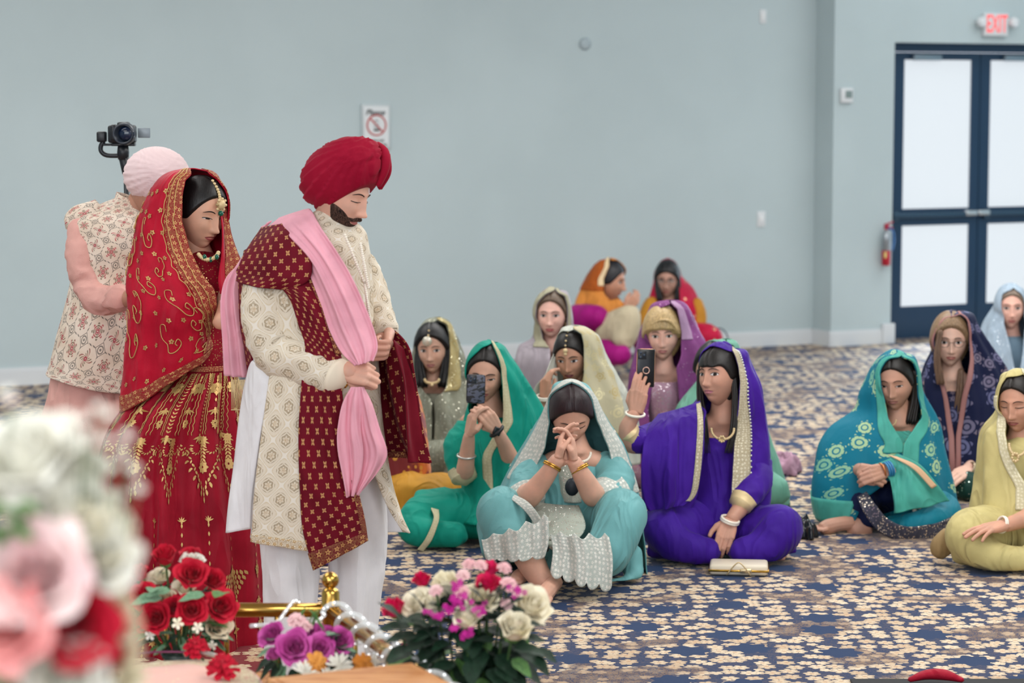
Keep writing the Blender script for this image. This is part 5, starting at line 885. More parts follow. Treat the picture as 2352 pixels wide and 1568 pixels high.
V = hood(w, [(852, 2330, 2362, .03, .02, 60), (862, 2300, 2385, .10, .03, (80, 80)), (905, 2296, 2398, .14, .05, (80, 78)), (950, 2286, 2415, .16, .06, (74, 62)), (993, 2254, 2430, .18, .05, (62, 36)), (1060, 2246, 2440, .20, .04, (40, 28)), (1120, 2240, 2450, .21, .02, (26, 24)), (1172, 2234, 2455, .22, .0, (20, 40))], YE, [(856,2340,2342),(872,2308,2374),(950,2300,2385),(985,2292,2388),(1030,2298,2384),(1070,2318,2366),(1100,2338,2342),(1172,2338,2342)], folds=((6, .012, .8, .2), (11, .005, 2, .1)), crump=.003)
V.patch('veil_edging', YL, V.obj, 6, 80, 0, .04, .02, .95, .005, .004); V.patch('veil_edging', YL, V.obj, 6, 80, .955, 1, .3, .95, .005, .004)
w.ribbon('cowl_fold', [(2282, 990, -.14, 2400, 985, -.12), (2290, 1040, -.20, 2400, 1040, -.20), (2290, 1085, -.24, 2400, 1090, -.24), (2280, 1130, -.24, 2400, 1140, -.24)], YE, 30, 30, .005, folds=((1, .01, 0, 0),), bulge=.03) if False else None
w.blob('trousers', [[(2340, 1230, .05, .17), (2260, 1225, -.2, .12), (2225, 1235, -.28, .105), (2270, 1275, -.36, .075), (2360, 1290, -.38, .06)], [(2350, 1240, .0, .16), (2430, 1240, -.2, .12), (2380, 1285, -.36, .08)], [(2200, 1275, -.22, .05), (2300, 1300, -.34, .05)]], YE, .014, 8, .009, 12, 7)
w.blob('sheer_trouser_cuff', [[(2185, 1235, -.15, .06), (2162, 1255, -.16, .05), (2165, 1272, -.18, .035)]], fabric('gold_net', '#a58a60', .6, .2, .1, .003), .012, 6, .004, 20, 2)
beads('necklace', [w.p(2338+20*math.cos(t), 1020+26*math.sin(t), -.13-.03*math.sin(t)) for t in np.linspace(0, PI, 20)]+[w.p(2332+7*math.cos(t), 1050+9*math.sin(t), -.175) for t in np.linspace(0, 6, 9)], .007, PALEGOLD, w.o); w.ring('bangle', (2300, 1204, -.355), .034, .005, PEARL, (1, .4, -.3), k=2)
# ---- woman in sparkling silver green
SV = fabric('silver_green_sequinned_net', '#8f9180', .5, .2, .15, .005, '#e0dfcc', sc=85, sthr=.26)
w = Person('young woman with long black hair, round forehead jewel and sparkling silver veil', 12.6, (1010, 1110), '#c69d89')
w.head(994, 797, -8, 2, 2, hair='#0d0c0e', neck=(996, 885, .03), lip='#a8686a', line=.064, hairvol=.018, gaze=-.4); w.torso(998, 890, 1080, .05, .16, .12); w.body(); w.loft('tunic', [(900, 975, 1025, .07, .02), (930, 960, 1050, .13, .02), (1060, 950, 1060, .17, .02)], SV, 50, 30)
for sx in (-1, 1): w.strands([(994+sx*27, 770, -.02, .024), (994+sx*31, 830, -.04, .026), (994+sx*24, 885, -.08, .024)], 6, '#0d0c0e', .018)
m = MB(); c = w.T([(.008, .100, .048)])[0]; m.lathe(c, [(.026, 0), (.024, .006), (.014, .009), (.004, .01)], 20, 0, rot(-8, 90)); m.build('forehead_jewel', plain('#d8d3c2', .25, .5), w.o); beads('hair_chain', [w.T([(0.002, q, z_)])[0] for q, z_ in ((.092, .075), (.075, .095), (.05, .112), (.02, .124))], .006, PALEGOLD, w.o)
beads('choker', [w.p(992+16*math.cos(t), 872+8*math.sin(t), -.11) for t in np.linspace(0, PI, 12)]+[w.p(992, 884, -.13)], .008, PALEGOLD, w.o)
V = hood(w, [(728, 998, 1014, .03, .04, 60), (736, 975, 1030, .09, .05, (100, 100)), (760, 958, 1045, .13, .06, (84, 90)), (800, 948, 1060, .14, .06, (70, 80)), (850, 940, 1078, .16, .05, (62, 60)), (900, 948, 1086, .18, .03, (34, 34)), (960, 955, 1088, .20, .0, (4, 4)), (1030, 960, 1088, .22, .0, (3, 3)), (1100, 960, 1090, .25, .0, (3, 3))], SV, [(732,1005,1007),(742,980,1026),(770,968,1034),(850,958,1034),(885,966,1026),(908,992,998),(1100,994,996)], folds=((6, .014, .8, .3), (11, .008, 2, .2)), crump=.006)
V.patch('veil_edging', fabric('gold_net_edge', '#b0a06e', .5, .2, .1, .002, '#e6dfb8', sc=120, sthr=.3), V.obj, 8, 60, 0, .09, .03, .6, .006, .004)
w.blob('skirt', [[(1010, 1080, .0, .17), (1060, 1090, -.15, .13)], [(1000, 1060, -.1, .13), (1020, 1040, -.22, .08), (1060, 1020, -.2, .05)]], SV, .018, 6, .010, 14, 3)
# ---- person in rust print behind the groom
RU = MT('rust_sequinned_print', '#a84a1c', .6, 0, .2); k_ = RU.co('Object'); v_ = RU.vor(k_, 26, .9); d_ = E(RU.nt, v_.outputs['Distance']); n_ = RU.noise(k_, 9, 2).st(.42, .55); c_ = RU.mix(n_, '#7e1a1e', '#d8701e'); c_ = RU.mix(d_ < .30, c_, '#e0a040'); RU.v('Base Color', c_); RU.v('Metallic', (d_ < .30)*.4); RU.bump(RU.noise(RU.co('Object', (9, 9, 3)), 1, 3, 1), .012, .8); RU = RU.m
MU = fabric('mustard_silk', '#d69a34', .6, .3, .08, .004)
w = Person('person in rust print with mustard trousers, mostly hidden behind the velvet shawl', 11.6, (930, 1180), '#b58a76')
w.head(888, 840, 10, 8, 0, hair='#17120f', neck=(890, 930, .03)); w.torso(905, 935, 1100, .05, .16, .12); w.body()
hood(w, [(782, 885, 905, .03, .02, 55), (792, 862, 922, .10, .02, 55), (830, 845, 938, .13, .03, 52), (880, 825, 950, .15, .04, 45), (930, 815, 968, .18, .04, 20), (990, 815, 982, .20, .0, 3), (1060, 820, 988, .22, .0, 2), (1120, 825, 994, .24, .0, 2)], RU, [(786,892,894),(800,868,912),(880,866,910),(930,885,895),(1120,888,892)], nu=80, nv=60, folds=((6, .012, .8, .3),), crump=.005)
w.blob('trousers', [[(900, 1130, -.1, .15), (950, 1140, -.25, .115), (985, 1135, -.2, .10), (1055, 1120, -.05, .07)], [(950, 1170, -.25, .11), (930, 1195, -.3, .085), (900, 1215, -.3, .05)]], MU, .016, 8, .010, 12, 5)
# ---- woman in cream net veil
CN = fabric('cream_net', '#dcdfd2', .6, .3, .05, .004, alpha=.82); CG = spots('gold_rose_lace', '#bdb596', ['#d8cfa6', '#b09c6a'], .07, .38, 5)
w = Person('woman in ivory net veil with gold rose lace, lifting its edge with one hand', 11.6, (1330, 1100), '#b5876f')
w.head(1312, 815, -14, 10, 3, hair='#15100f', neck=(1318, 915, .03), lip='#6e2a34', line=.062, gaze=.2, eyes=.9, browthick=1.2, sc=.95); w.torso(1320, 925, 1080, .05, .16, .12); w.seat(1335, CN, rx=.25)
w.tube([(1262, 985, -.05, .045), (1252, 950, -.14, .034), (1252, 915, -.16, .026)]); w.hand((1252, 912, -.16), (1253, 850, -.16), (.8, .5, 0), -1, (.35, .45, .55, .6), .95, th=(.1, .7)); w.body()
c = w.T([(0, .104, .056)])[0]; m = MB(); m.ell(c, (.012,)*3, 10); m.ell(c-np.array([0, 0, .016]), (.009,)*3, 8); m.build('forehead_jewel', PALEGOLD, w.o); beads('hair_chain', [w.T([(0, q, z_)])[0] for q, z_ in ((.094, .078), (.078, .096), (.052, .114), (.02, .124))], .005, PALEGOLD, w.o)
w.loft('tunic', [(900, 1285, 1350, .07, .02), (935, 1240, 1390, .12, .03), (1000, 1235, 1400, .15, .03), (1090, 1220, 1420, .2, .0)], CG, 60, 40)
V = hood(w, [(747, 1312, 1332, .03, .03, 60), (754, 1290, 1352, .09, .03, (80, 86)), (775, 1284, 1378, .13, .05, (64, 84)), (820, 1280, 1396, .15, .06, (58, 78)), (860, 1268, 1420, .17, .07, (54, 66)), (914, 1256, 1450, .19, .06, (50, 56)), (980, 1240, 1468, .20, .05, (40, 44)), (1060, 1230, 1470, .22, .03, (30, 30))], CN, [(752,1315,1318),(762,1294,1334),(783,1284,1339),(850,1282,1339),(880,1283,1335),(915,1292,1325),(950,1306,1310),(1060,1308,1310)], folds=((6, .010, .8, .3), (11, .005, 2, .2)), crump=.004)
V.patch('veil_lace', CG, V.obj, 16, 90, 0, .20, .04, .95, .004, .004)
w.ribbon('veil_held_edge', [(1282, 790, -.0, 1284, 800, -.02), (1262, 830, -.08, 1276, 850, -.04), (1248, 862, -.13, 1278, 890, -.08), (1226, 895, -.10, 1284, 940, -.12), (1220, 960, -.05, 1285, 990, -.12)], CN, 24, 40, .004, folds=((2, .01, 0, 0),)); w.ring('bangle', (1251, 914, -.16), .038, .006, PEARL, (0, -.2, 1), k=2)
# ---- woman in mauve grey
MG = fabric('mauve_grey_chiffon', '#a39aa2', .6, .3, .08, .004); MGE = fabric('olive_beige_edge', '#a9a58c', .6, .2, .08, .003)
w = Person('dark blonde woman in a mauve grey veil with beige edging, seated by the wall', 13.2, (1260, 1010), '#dcae9f')
w.head(1267, 718, -8, 1, 0, hair='#5c4a3a', neck=(1269, 805, .03), lip='#b04a52', line=.070); w.torso(1265, 810, 980, .05, .17, .12); w.body(); w.seat(1265, MG)
V = hood(w, [(665, 1262, 1290, .03, .03, 60), (673, 1240, 1304, .10, .03, (66, 66)), (705, 1229, 1313, .13, .04, (56, 58)), (745, 1227, 1317, .14, .05, (52, 52)), (775, 1222, 1320, .15, .05, (36, 44)), (792, 1196, 1325, .17, .04, (10, 14)), (830, 1184, 1335, .19, .0, (2, 2)), (900, 1182, 1345, .21, .0, (2, 2)), (985, 1180, 1350, .23, .0, (2, 2))], MG, [(668,1272,1276),(676,1256,1295),(700,1240,1302),(745,1239,1302),(775,1246,1292),(792,1262,1268),(985,1264,1266)], nu=90, nv=70, folds=((5, .010, .8, .3), (10, .006, 2, .2)), crump=.004)
V.patch('veil_edging', MGE, V.obj, 10, 60, .90, 1, .03, .62, .005, .004); V.patch('veil_edging', MGE, V.obj, 6, 60, 0, .06, .03, .62, .005, .004); beads('earring', [w.T([(.074, .01, -.045-.012*i)])[0] for i in range(3)]+[w.T([(-.074, .01, -.045-.012*i)])[0] for i in range(3)], .006, PALEGOLD, w.o)
# ---- blonde woman in orchid
OR = fabric('orchid_net', '#83427f', .6, .4, .14, .004, '#c9a4c4', sc=60, sthr=.15); ORE = fabric('pale_orchid_edge', '#b592b4', .6, .3, .1, .003); SB = fabric('silver_pink_bodice', '#b58ca2', .5, .2, .12, .003, '#f0e6ea', sc=110, sthr=.32)
w = Person('blonde woman in an orchid purple veil and silver pink top', 12.5, (1530, 1080), '#d6a898')
w.head(1521, 764, -4, 2, 2, hair='#b59a6c', neck=(1520, 855, .03), lip='#b06a6c', line=.050, bangs=.35, sc=1.03, hairvol=.022); w.torso(1522, 865, 1060, .05, .17, .12); w.tube([(1440+160, 880, 0, .045), (1600, 960, -.05, .04), (1520, 960, -.16, .03)]); w.body(); w.seat(1530, SB, rx=.25)
w.strands([(1498, 745, -.09, .012), (1530, 735, -.11, .014), (1552, 765, -.08, .012)], 4, '#b59a6c', .012)
w.loft('top', [(872, 1478, 1566, .12, .0), (900, 1472, 1575, .15, .01), (980, 1475, 1575, .16, .02), (1050, 1460, 1590, .2, .0)], SB, 60, 30)
V = hood(w, [(689, 1530, 1558, .03, .04, 60), (697, 1500, 1575, .10, .04, (66, 66)), (720, 1486, 1590, .13, .05, (60, 60)), (760, 1470, 1608, .15, .07, (48, 60)), (800, 1458, 1628, .17, .07, (44, 56)), (860, 1445, 1635, .19, .06, (42, 46)), (930, 1442, 1630, .20, .04, (34, 34)), (1000, 1444, 1628, .22, .0, (20, 30)), (1065, 1444, 1630, .24, .0, (16, 20))], OR, [(694,1536,1540),(706,1505,1552),(760,1492,1562),(808,1494,1560),(835,1500,1548),(870,1494,1550),(930,1484,1556),(1000,1490,1550),(1065,1495,1545)], folds=((6, .012, .8, .3), (11, .006, 2, .2)), crump=.004)
V.patch('veil_edging', ORE, V.obj, 8, 60, 0, .07, .03, .42, .005, .004)
# ---- woman in sage
SG = fabric('sage_chiffon', '#6fa893', .6, .3, .08, .004)
w = Person('woman in sage green veil, face hidden behind the woman in violet', 11.9, (1670, 1150), '#c79c86')
w.head(1638, 846, -20, 4, 0, hair='#131317', neck=(1645, 935, .03), line=.078, hairvol=.016); w.torso(1660, 945, 1130, .05, .17, .12); w.body(); w.seat(1670, SG, rx=.26)
hood(w, [(778, 1658, 1680, .03, .04, 60), (786, 1636, 1694, .09, .05, (90, 100)), (812, 1620, 1704, .13, .06, (84, 90)), (860, 1612, 1712, .15, .06, (76, 80)), (905, 1575, 1730, .18, .05, (50, 50)), (950, 1548, 1752, .21, .03, (4, 4)), (1020, 1545, 1776, .23, .0, (2, 2)), (1090, 1545, 1800, .25, .0, (2, 2)), (1155, 1550, 1812, .27, .0, (2, 2))], SG, [(782,1664,1668),(790,1640,1682),(812,1618,1688),(900,1612,1682),(925,1645,1655),(1155,1648,1652)], nu=90, nv=70, folds=((6, .012, .8, .3),), crump=.004)
w.blob('trousers', [[(1660, 1120, .0, .15), (1740, 1125, -.15, .12), (1800, 1140, -.2, .08)]], SG, .018, 6, .008, 12, 5)
# ---- two women by the wall
OG = fabric('orange_chiffon', '#d98a3e', .6, .3, .1, .004); RO = fabric('rust_net', '#b0571c', .6, .3, .12, .004); MA = fabric('magenta_silk', '#a5107a', .6, .3, .1, .004); CRM = fabric('beige_satin', '#cdbfa2', .6, .2, .05, .004)
w = Person('woman in orange veil seen from the side, beige skirt over raised knees', 17.3, (1390, 850), '#b98a74')
w.head(1399, 640, 72, 8, 0, hair='#101018', neck=(1385, 702, .03), line=.06, sc=1.08); w.torso(1370, 705, 800, .05, .17, .13); w.tube([(1400, 715, -.1, .04), (1425, 722, -.16, .035), (1446, 700, -.18, .028)]); w.hand((1440, 706, -.18), (1452, 694, -.18), (0, .8, .3), 1, (.5, .5, .5, .6), 1.0); w.body()
V = hood(w, [(601, 1383, 1400, .03, .02, 60), (607, 1368, 1412, .09, .03, (70, 62)), (628, 1352, 1418, .13, .04, (66, 62)), (655, 1338, 1412, .15, .04, (62, 60)), (680, 1328, 1418, .17, .03, (50, 55)), (705, 1320, 1435, .20, .0, (30, 40)), (735, 1315, 1425, .22, .0, (10, 10)), (765, 1315, 1410, .23, .0, (5, 5))], OG, [(604,1398,1402),(614,1398,1415),(640,1384,1416),(668,1385,1414),(690,1402,1424),(705,1428,1432),(765,1405,1408)], nu=80, nv=60, folds=((5, .012, .8, .3),), crump=.004)
V.patch('rust_head_drape', RO, V.obj, 40, 30, .5, 1, .03, .48, .005, .004); V.patch('veil_edging', plain('#dcc39a', .5), V.obj, 6, 30, .93, 1, .03, .42, .010, .004)
ct(w, [(1362, 690, -.08), (1395, 712, -.16), (1425, 700, -.18)], [.08, .075, .05], OG, 'sleeve')
w.blob('skirt', [[(1380, 790, .0, .20), (1420, 740, -.25, .11), (1448, 722, -.30, .08), (1440, 760, -.32, .085), (1425, 790, -.32, .08)]], CRM, .02, 8, .010, 10, 3); w.blob('magenta_tunic', [[(1330, 735, -.05, .12), (1365, 730, -.2, .10), (1390, 720, -.22, .07)], [(1375, 790, -.1, .12), (1405, 815, -.35, .08), (1440, 812, -.4, .06)], [(1462, 765, -.1, .07), (1478, 800, -.1, .07)]], MA, .02, 8, .010, 10, 4)
RD = fabric('crimson_pink_chiffon', '#c21440', .6, .35, .1, .004, '#e8b090', sc=16, sthr=.2); YO = fabric('marigold_silk', '#c98a2c', .6, .3, .1, .004)
w = Person('woman with glasses in crimson veil and marigold dress against the wall', 18.2, (1560, 830), '#b08878')
w.head(1533, 638, -10, 4, 0, hair='#101014', neck=(1536, 702, .03), line=.055, sc=1.06, hairvol=.016); glasses(w, '#22252e'); w.torso(1540, 705, 800, .05, .17, .13); w.body()
for sx in (-1, 1): w.strands([(1533+sx*21, 620, -.03, .02), (1534+sx*24, 655, -.05, .022), (1536+sx*20, 690, -.08, .018)], 4, '#101014', .014)
w.loft('dress', [(695, 1500, 1580, .12, .0), (720, 1486, 1604, .16, .02), (770, 1484, 1612, .19, .02), (838, 1480, 1620, .24, .0)], YO, 50, 30)
hood(w, [(604, 1530, 1542, .03, .06, 60), (610, 1515, 1553, .09, .07, (90, 100)), (630, 1505, 1563, .13, .07, (74, 80)), (662, 1498, 1592, .15, .06, (56, 60)), (690, 1492, 1604, .18, .04, (46, 44)), (725, 1494, 1610, .20, .02, (40, 70)), (760, 1505, 1608, .21, .02, (50, 90))], RD, [(606,1535,1538),(614,1513,1555),(660,1509,1558),(690,1513,1558),(715,1530,1540),(760,1532,1538)], nu=80, nv=60, folds=((5, .012, .8, .3),), crump=.004)
w.blob('sleeves', [[(1500, 690, -.02, .06), (1488, 730, -.08, .07), (1500, 770, -.15, .06)]], YO, .02, 6, .006, 10, 3); w.blob('sleeves', [[(1596, 690, -.02, .06), (1608, 730, -.06, .06), (1600, 770, -.12, .06)]], YO, .02, 6, .006, 10, 3); w.blob('trousers', [[(1560, 790, -.05, .16), (1620, 775, -.15, .11), (1650, 785, -.15, .07)], [(1500, 800, -.15, .14)]], RD, .02, 6, .008, 10, 6)
o = thing('handbag', 'dark handbag with round handle on the carpet near the wall', 'bag', floorpt(1655, 802)); c = at(1652, 782, 18.2); c[2] = .09; o.location = (c[0], c[1], 0); m = MB(); m.box(c, (.20, .10, .18), 0, None, .02); m.build('body', plain('#4a3c3a', .5), o); m = MB(); m.tube([c+np.array([.07*math.cos(t), 0, .085+.11*math.sin(t)]) for t in np.linspace(0, PI, 16)], .006, 7); m.build('handle', plain('#55606a', .4), o)
o = None
def puddle(name, label, cat, px, py, Y, rx, ry, h, mat, seed=1.):
    c = at(px, py, Y); V, F = ell_geo(64); V = V*np.array([rx, ry, h]); r = 1+.18*np.sin(5*np.arctan2(V[:, 1]/ry, V[:, 0]/rx)+seed)+.10*np.sin(9*np.arctan2(V[:, 1], V[:, 0]))
    V[:, 0] *= r; V[:, 1] *= r; V[:, 2] = np.abs(V[:, 2])*(1+.5*wob(V, 40, seed))+.02*h; V = V+np.array([c[0], c[1], .002]); o = mesh_obj(name, V, F, mat); tag(o, label, cat); return o
puddle('folded_scarf', 'crumpled lilac pink cloth lying on the carpet behind the woman in violet', 'cloth', 1803, 1075, 12.9, .075, .13, .10, fabric('lilac_cloth', '#b892a6', .7, .2, .2, .01))
puddle('purple_cloth', 'small purple cloth on the carpet seen between the white trouser legs', 'cloth', 742, 1300, 10.4, .09, .10, .08, fabric('purple_cloth', '#6a4aa0', .7, .2, .1, .01), 3.)
puddle('black_handbag', 'shiny black soft bag on the carpet beside the knee of the woman in violet', 'bag', 1850, 1225, 11.0, .05, .10, .07, plain('#171a20', .2), 2.)
# ------------------------------------------------------------------ flowers
def orient(n, spin=0.):
    n = np.asarray(n, float); n /= np.linalg.norm(n); a = np.cross([0, 1, .1], n); a /= np.linalg.norm(a); b_ = np.cross(n, a); c, s_ = math.cos(spin), math.sin(spin); return np.c_[a*c+b_*s_, b_*c-a*s_, n]
def rose_geo(seed=1, openness=1.):
    r_ = random.Random(seed); m = MB(); st = 7
    for n, rb, rt, h, w, cu in ((2, .10, .13, 1.0, 1.9, .0), (3, .14, .24, 1.02, 1.25, .03), (4, .18, .38*openness, 1.0, 1.0, .08), (5, .22, .60*openness, .92, .85, .16*openness), (5, .24, .82*openness, .78, .82, .24*openness)):
        for i in range(n):
            a0 = 2*PI*i/n+r_.uniform(-.2, .2)+n; hh = h*r_.uniform(.93, 1.06); ph = r_.uniform(0, 6); V = []
            for j in range(st):
                t = j/(st-1)
                for k in range(st):
                    q = -1+2*k/(st-1); wid = w*math.sin(PI*(.16+.62*t))**.6; r = rb*(1-t)**2+rt*math.sin(PI/2*t**.75)+cu*t**4*(1.2+.4*math.sin(ph+q*3))+.03*q*t; z = hh*t**1.05*(1-.16*q*q*t)-cu*.55*t**5-.10*abs(q)**3*t; V.append((r*math.cos(a0+q*wid), r*math.sin(a0+q*wid), z-.55))
            m.add(V, [(j*st+k, j*st+k+1, (j+1)*st+k+1, (j+1)*st+k) for j in range(st-1) for k in range(st-1)])
    m.ell((0, 0, -.42), (.26, .26, .20), 10)
    return np.vstack(m.V), m.F
def ruffle_geo(seed=1, layers=((9, .95, .05), (9, .8, .25), (8, .62, .42), (6, .4, .55)), w=.42, fr=.07):
    r_ = random.Random(seed); m = MB()
    for n, R, z in layers:
        for i in range(n):
            a0 = 2*PI*i/n+r_.uniform(-.2, .2)+R*5; V = []
            for j in range(5):
                t = j/4
                for k in range(5):
                    q = -1+k/2; r = R*t*(1-.12*q*q); a = a0+q*w*(.3+.7*math.sin(PI*(.1+.75*t))); V.append((r*math.cos(a), r*math.sin(a), z+(.35-.3*R)*t+fr*t*math.sin(k*2.6+i*1.7+seed)-.1*t*t))
            m.add(V, [(j*5+k, j*5+k+1, (j+1)*5+k+1, (j+1)*5+k) for j in range(4) for k in range(4)])
    m.ell((0, 0, .0), (.2, .2, .25), 8); return np.vstack(m.V), m.F
RG = [rose_geo(1, 1.), rose_geo(2, .85), rose_geo(3, .62)]; RU_G = [ruffle_geo(1), ruffle_geo(2)]; DAISY = ruffle_geo(3, ((14, 1., .1), (12, .8, .22), (8, .4, .35)), .16, .03); SMALL5 = ruffle_geo(4, ((5, 1., .1),), .5, .03)
def petal_mat(name, col, col2, rough=.6, sss=.1):
    t = MT(name, col, rough, 0, .05, .2); n = t.noise(t.co('Object'), 16, 3); t.v('Base Color', t.mix(n.st(.3, .7), col, col2)); t.bump(t.noise(t.co('Object'), 120, 2), .001, .5); return t.m
PR = petal_mat('red_petal', '#b3102a', '#cc1c36'); PMG = petal_mat('magenta_red_petal', '#cf0c4a', '#e42c68'); PW = petal_mat('ivory_petal', '#efe5c6', '#f6efdb'); PPK = petal_mat('pale_pink_petal', '#efb9bd', '#f4d0cf'); PPU = petal_mat('purple_petal', '#b5408f', '#cf62ad'); PMA = petal_mat('magenta_petal', '#b01684', '#c72a96'); POR = petal_mat('orange_petal', '#d98530', '#e6a552'); PWH = petal_mat('white_petal', '#e4e2d4', '#eeebdf'); PBL = petal_mat('blush_petal', '#efc9c8', '#f2dcd6'); PSA = petal_mat('salmon_petal', '#e88a88', '#efa8a2'); PCR = petal_mat('cream_petal', '#e8d6b4', '#efe3c8')
LEAFM = petal_mat('dark_leaf', '#14291c', '#1f3b29', .45); LEAFL = petal_mat('pale_leaf', '#5f8a66', '#7da382', .5); LEAFY = petal_mat('fresh_leaf', '#3f6a3a', '#67914c', .5); STEM = plain('#3f5f36', .5)
def bloom(P, name, geo, c, r, n, mat, el=1.): V, F = geo; V = V*np.array([r, r, r*el]); return mesh_obj(name, V @ orient(n, random.uniform(0, 6)).T+c, F, mat, P)
def leaf_mesh():
    V = []; F = []
    for j in range(9):
        t = j/8; w = .26*math.sin(PI*t**.8)**.8*(1-.25*t)
        for k in range(5): q = -1+k/2; V.append((q*w, t, .05*abs(q)*w*4-.35*t*t+.02*math.sin(t*14)*abs(q)))
    F = [(j*5+k, j*5+k+1, (j+1)*5+k+1, (j+1)*5+k) for j in range(8) for k in range(4)]; me = bpy.data.meshes.new('leaf'); me.from_pydata(V, [], F); me.polygons.foreach_set('use_smooth', [True]*len(F)); return me
LM = {}
def leaf_obj(P, c, d, L, mat, up=(0, -.3, 1), w=1.):
    if mat.name not in LM: me = leaf_mesh(); me.materials.append(mat); LM[mat.name] = me
    d = np.asarray(d, float); d /= np.linalg.norm(d); x = np.cross(d, up); x /= np.linalg.norm(x)+1e-9; z = np.cross(x, d); o = bpy.data.objects.new('leaf', LM[mat.name]); C.objects.link(o); o.parent = P; M = Matrix(np.c_[x*L*w, d*L, z*L].tolist()).to_4x4(); M.translation = Vector(np.asarray(c))-wloc(P); o.matrix_local = M; return o
def bouquet(P, Y, center, base, items, stems=True):
    """items: (kind, px, py, radius in px, material, dY[, elongation])"""
    s_ = FPX/Y; cc = at(center[0], center[1], Y+.05); bs = at(base[0], base[1], Y+.05)
    for it in items:
        kd, px, py, r, mat, d = it[:6]; el = it[6] if len(it) > 6 else 1.; c = at(px, py, Y+d); R = r/s_; n = (c-cc)/np.linalg.norm(c-cc)+np.array([0, -.75, .35])
        geo, nm = {'r': (RG[0], 'rose'), 's': (RG[1], 'rose'), 'b': (RG[2], 'rose_bud'), 'c': (RU_G[0], 'carnation'), 'd': (DAISY, 'daisy'), '5': (SMALL5, 'small_blossom'), 'm': (RU_G[1], 'marigold')}[kd]
        if kd == 'b': n = (c-bs)/np.linalg.norm(c-bs)+np.array([0, -.25, .1])
        k = {'r': 1.12, 's': 1.22, 'b': 1.55}.get(kd, 1.05); fo = bloom(P, nm, geo, c, R*k, n, mat, el)
        if kd == 'b':
            m = MB(); u = n/np.linalg.norm(n); Rr = orient(n)
            for i in range(5): a = i*1.257; m.add(np.array([(0, 0, 0), (.16, 0, .12), (.0, .0, .62), (-.16, 0, .12)])*R*1.3 @ np.array(Matrix.Rotation(a, 3, 'Z')).T @ Rr.T+c-u*R*1.0+Rr @ np.array([math.cos(a+1.57)*R*.5, math.sin(a+1.57)*R*.5, 0]), [(0, 1, 2, 3)])
            m.ell(c-u*R*.95, (R*.34, R*.34, R*.34), 8); m.build('sepals', LEAFY, fo)
        if stems: m = MB(); q = c-n/np.linalg.norm(n)*R*.6; m.tube([q, (q+bs)/2+np.array([(c[0]-bs[0])*.18, .02, 0]), bs], .0035 if Y > 3 else .0012, 6, res=10); m.build('stem', STEM, P)
def vase(P, c, h, r, mat, name='vase'): m = MB(); h = c[2]-.302; m.lathe((c[0], c[1], c[2]-h), [(r*.7, 0), (r*.75, .01), (r*1.05, h*.35), (r*.95, h*.7), (r*.6, h*.9), (r*.75, h)], 28); return m.build(name, mat, P)
# low stage that carries the flowers (just below the frame)
m = MB(); m.box((-.4, 4.3, .15), (5.2, 5.3, .30), 0, None, .01); stg = m.build('stage_platform', plain('#7a5238', .6)); tag(stg, 'low wooden stage carrying the brass rail and flower vases', 'stage')
m = MB(); m.box((-1.95, 8.1, .004), (2.4, 2.3, .008)); rg = m.build('red_rug', carpet_mat('red_floral_rug', '#7c1420', '#d9c6a4', '#c39a76', '#8a4a3c', 1.0), smooth=False); tag(rg, 'red floral rug with cream blossoms beneath the standing couple', 'rug')
# brass rail with rope light
BRASS = MT('polished_brass', '#c9a052', .16, 1.); BRASS.bump(BRASS.noise(BRASS.co('Object'), 60, 2), .0003, .3); BRASS = BRASS.m
ra = thing('brass_railing', 'polished brass railing with a round ball finial on its corner post', 'railing', (*at(759, 1400, 6.85)[:2], .30)); c0 = at(759, 1332, 6.85)
m = MB(); m.ell(c0, (.0248,)*3, 32); m.build('finial_ball', BRASS, ra)
def down(y): return at(759, y, 6.85)[2]
m = MB(); zb = down(1391); zt = down(1352); m.lathe((c0[0], c0[1], 0), [(.024, .30), (.024, zb-.005), (.030, zb), (.030, zb+.004), (.026, zb+.008), (.026, zt-.010), (.023, zt-.006), (.021, zt+.0), (.012, zt+.004), (.010, zt+.012)], 32); m.build('corner_post', BRASS, ra)
A = np.array([c0[0], c0[1], at(740, 1401, 6.85)[2]]); B = np.array([*at(300, 1430, 6.86)[:2], A[2]]); s0 = at(1075, 1600, 5.75); Cc = np.array([s0[0], s0[1], A[2]-.01])
m = MB(); m.tube([A, B], .0205, 28); m.build('top_rail', BRASS, ra); m = MB(); m.tube([A, Cc], .0205, 28); m.build('top_rail', BRASS, ra)
m = MB(); m.tube([A-np.array([0, 0, .20]), B-np.array([0, 0, .20])], .009, 16); m.build('lower_rail', BRASS, ra); m = MB(); m.tube([A-np.array([0, 0, .20]), Cc-np.array([0, 0, .20])], .009, 16); m.build('lower_rail', BRASS, ra)
def on(P, Q, px):
    best = min(np.linspace(0, 1, 400), key=lambda t: abs(1176+FPX*((P+(Q-P)*t)[0])/((P+(Q-P)*t)[1]*cp-(((P+(Q-P)*t)[2])-CAM_H)*sp)-px)); return P+(Q-P)*best
for P_, Q_, px in ((A, B, 519), (A, B, 380), (A, B, 636), (A, Cc, 815), (A, Cc, 890), (A, Cc, 965)): p = on(P_, Q_, px); m = MB(); m.tube([p, np.array([p[0], p[1], .30])], .0075, 14); m.build('baluster', BRASS, ra)
rl = thing('rope_light', 'clear rope light with glowing white bulbs coiled around the brass rail', 'rope light', (A[0], A[1], .30)); TUBE = MT('clear_tube', '#e8eef0', .08, 0, 0, .8, .42, coat=.5).m; LED = MT('led_glow', '#ffffff', .3, 0, 0, .5, 1, '#f6fbff', 3.2).m
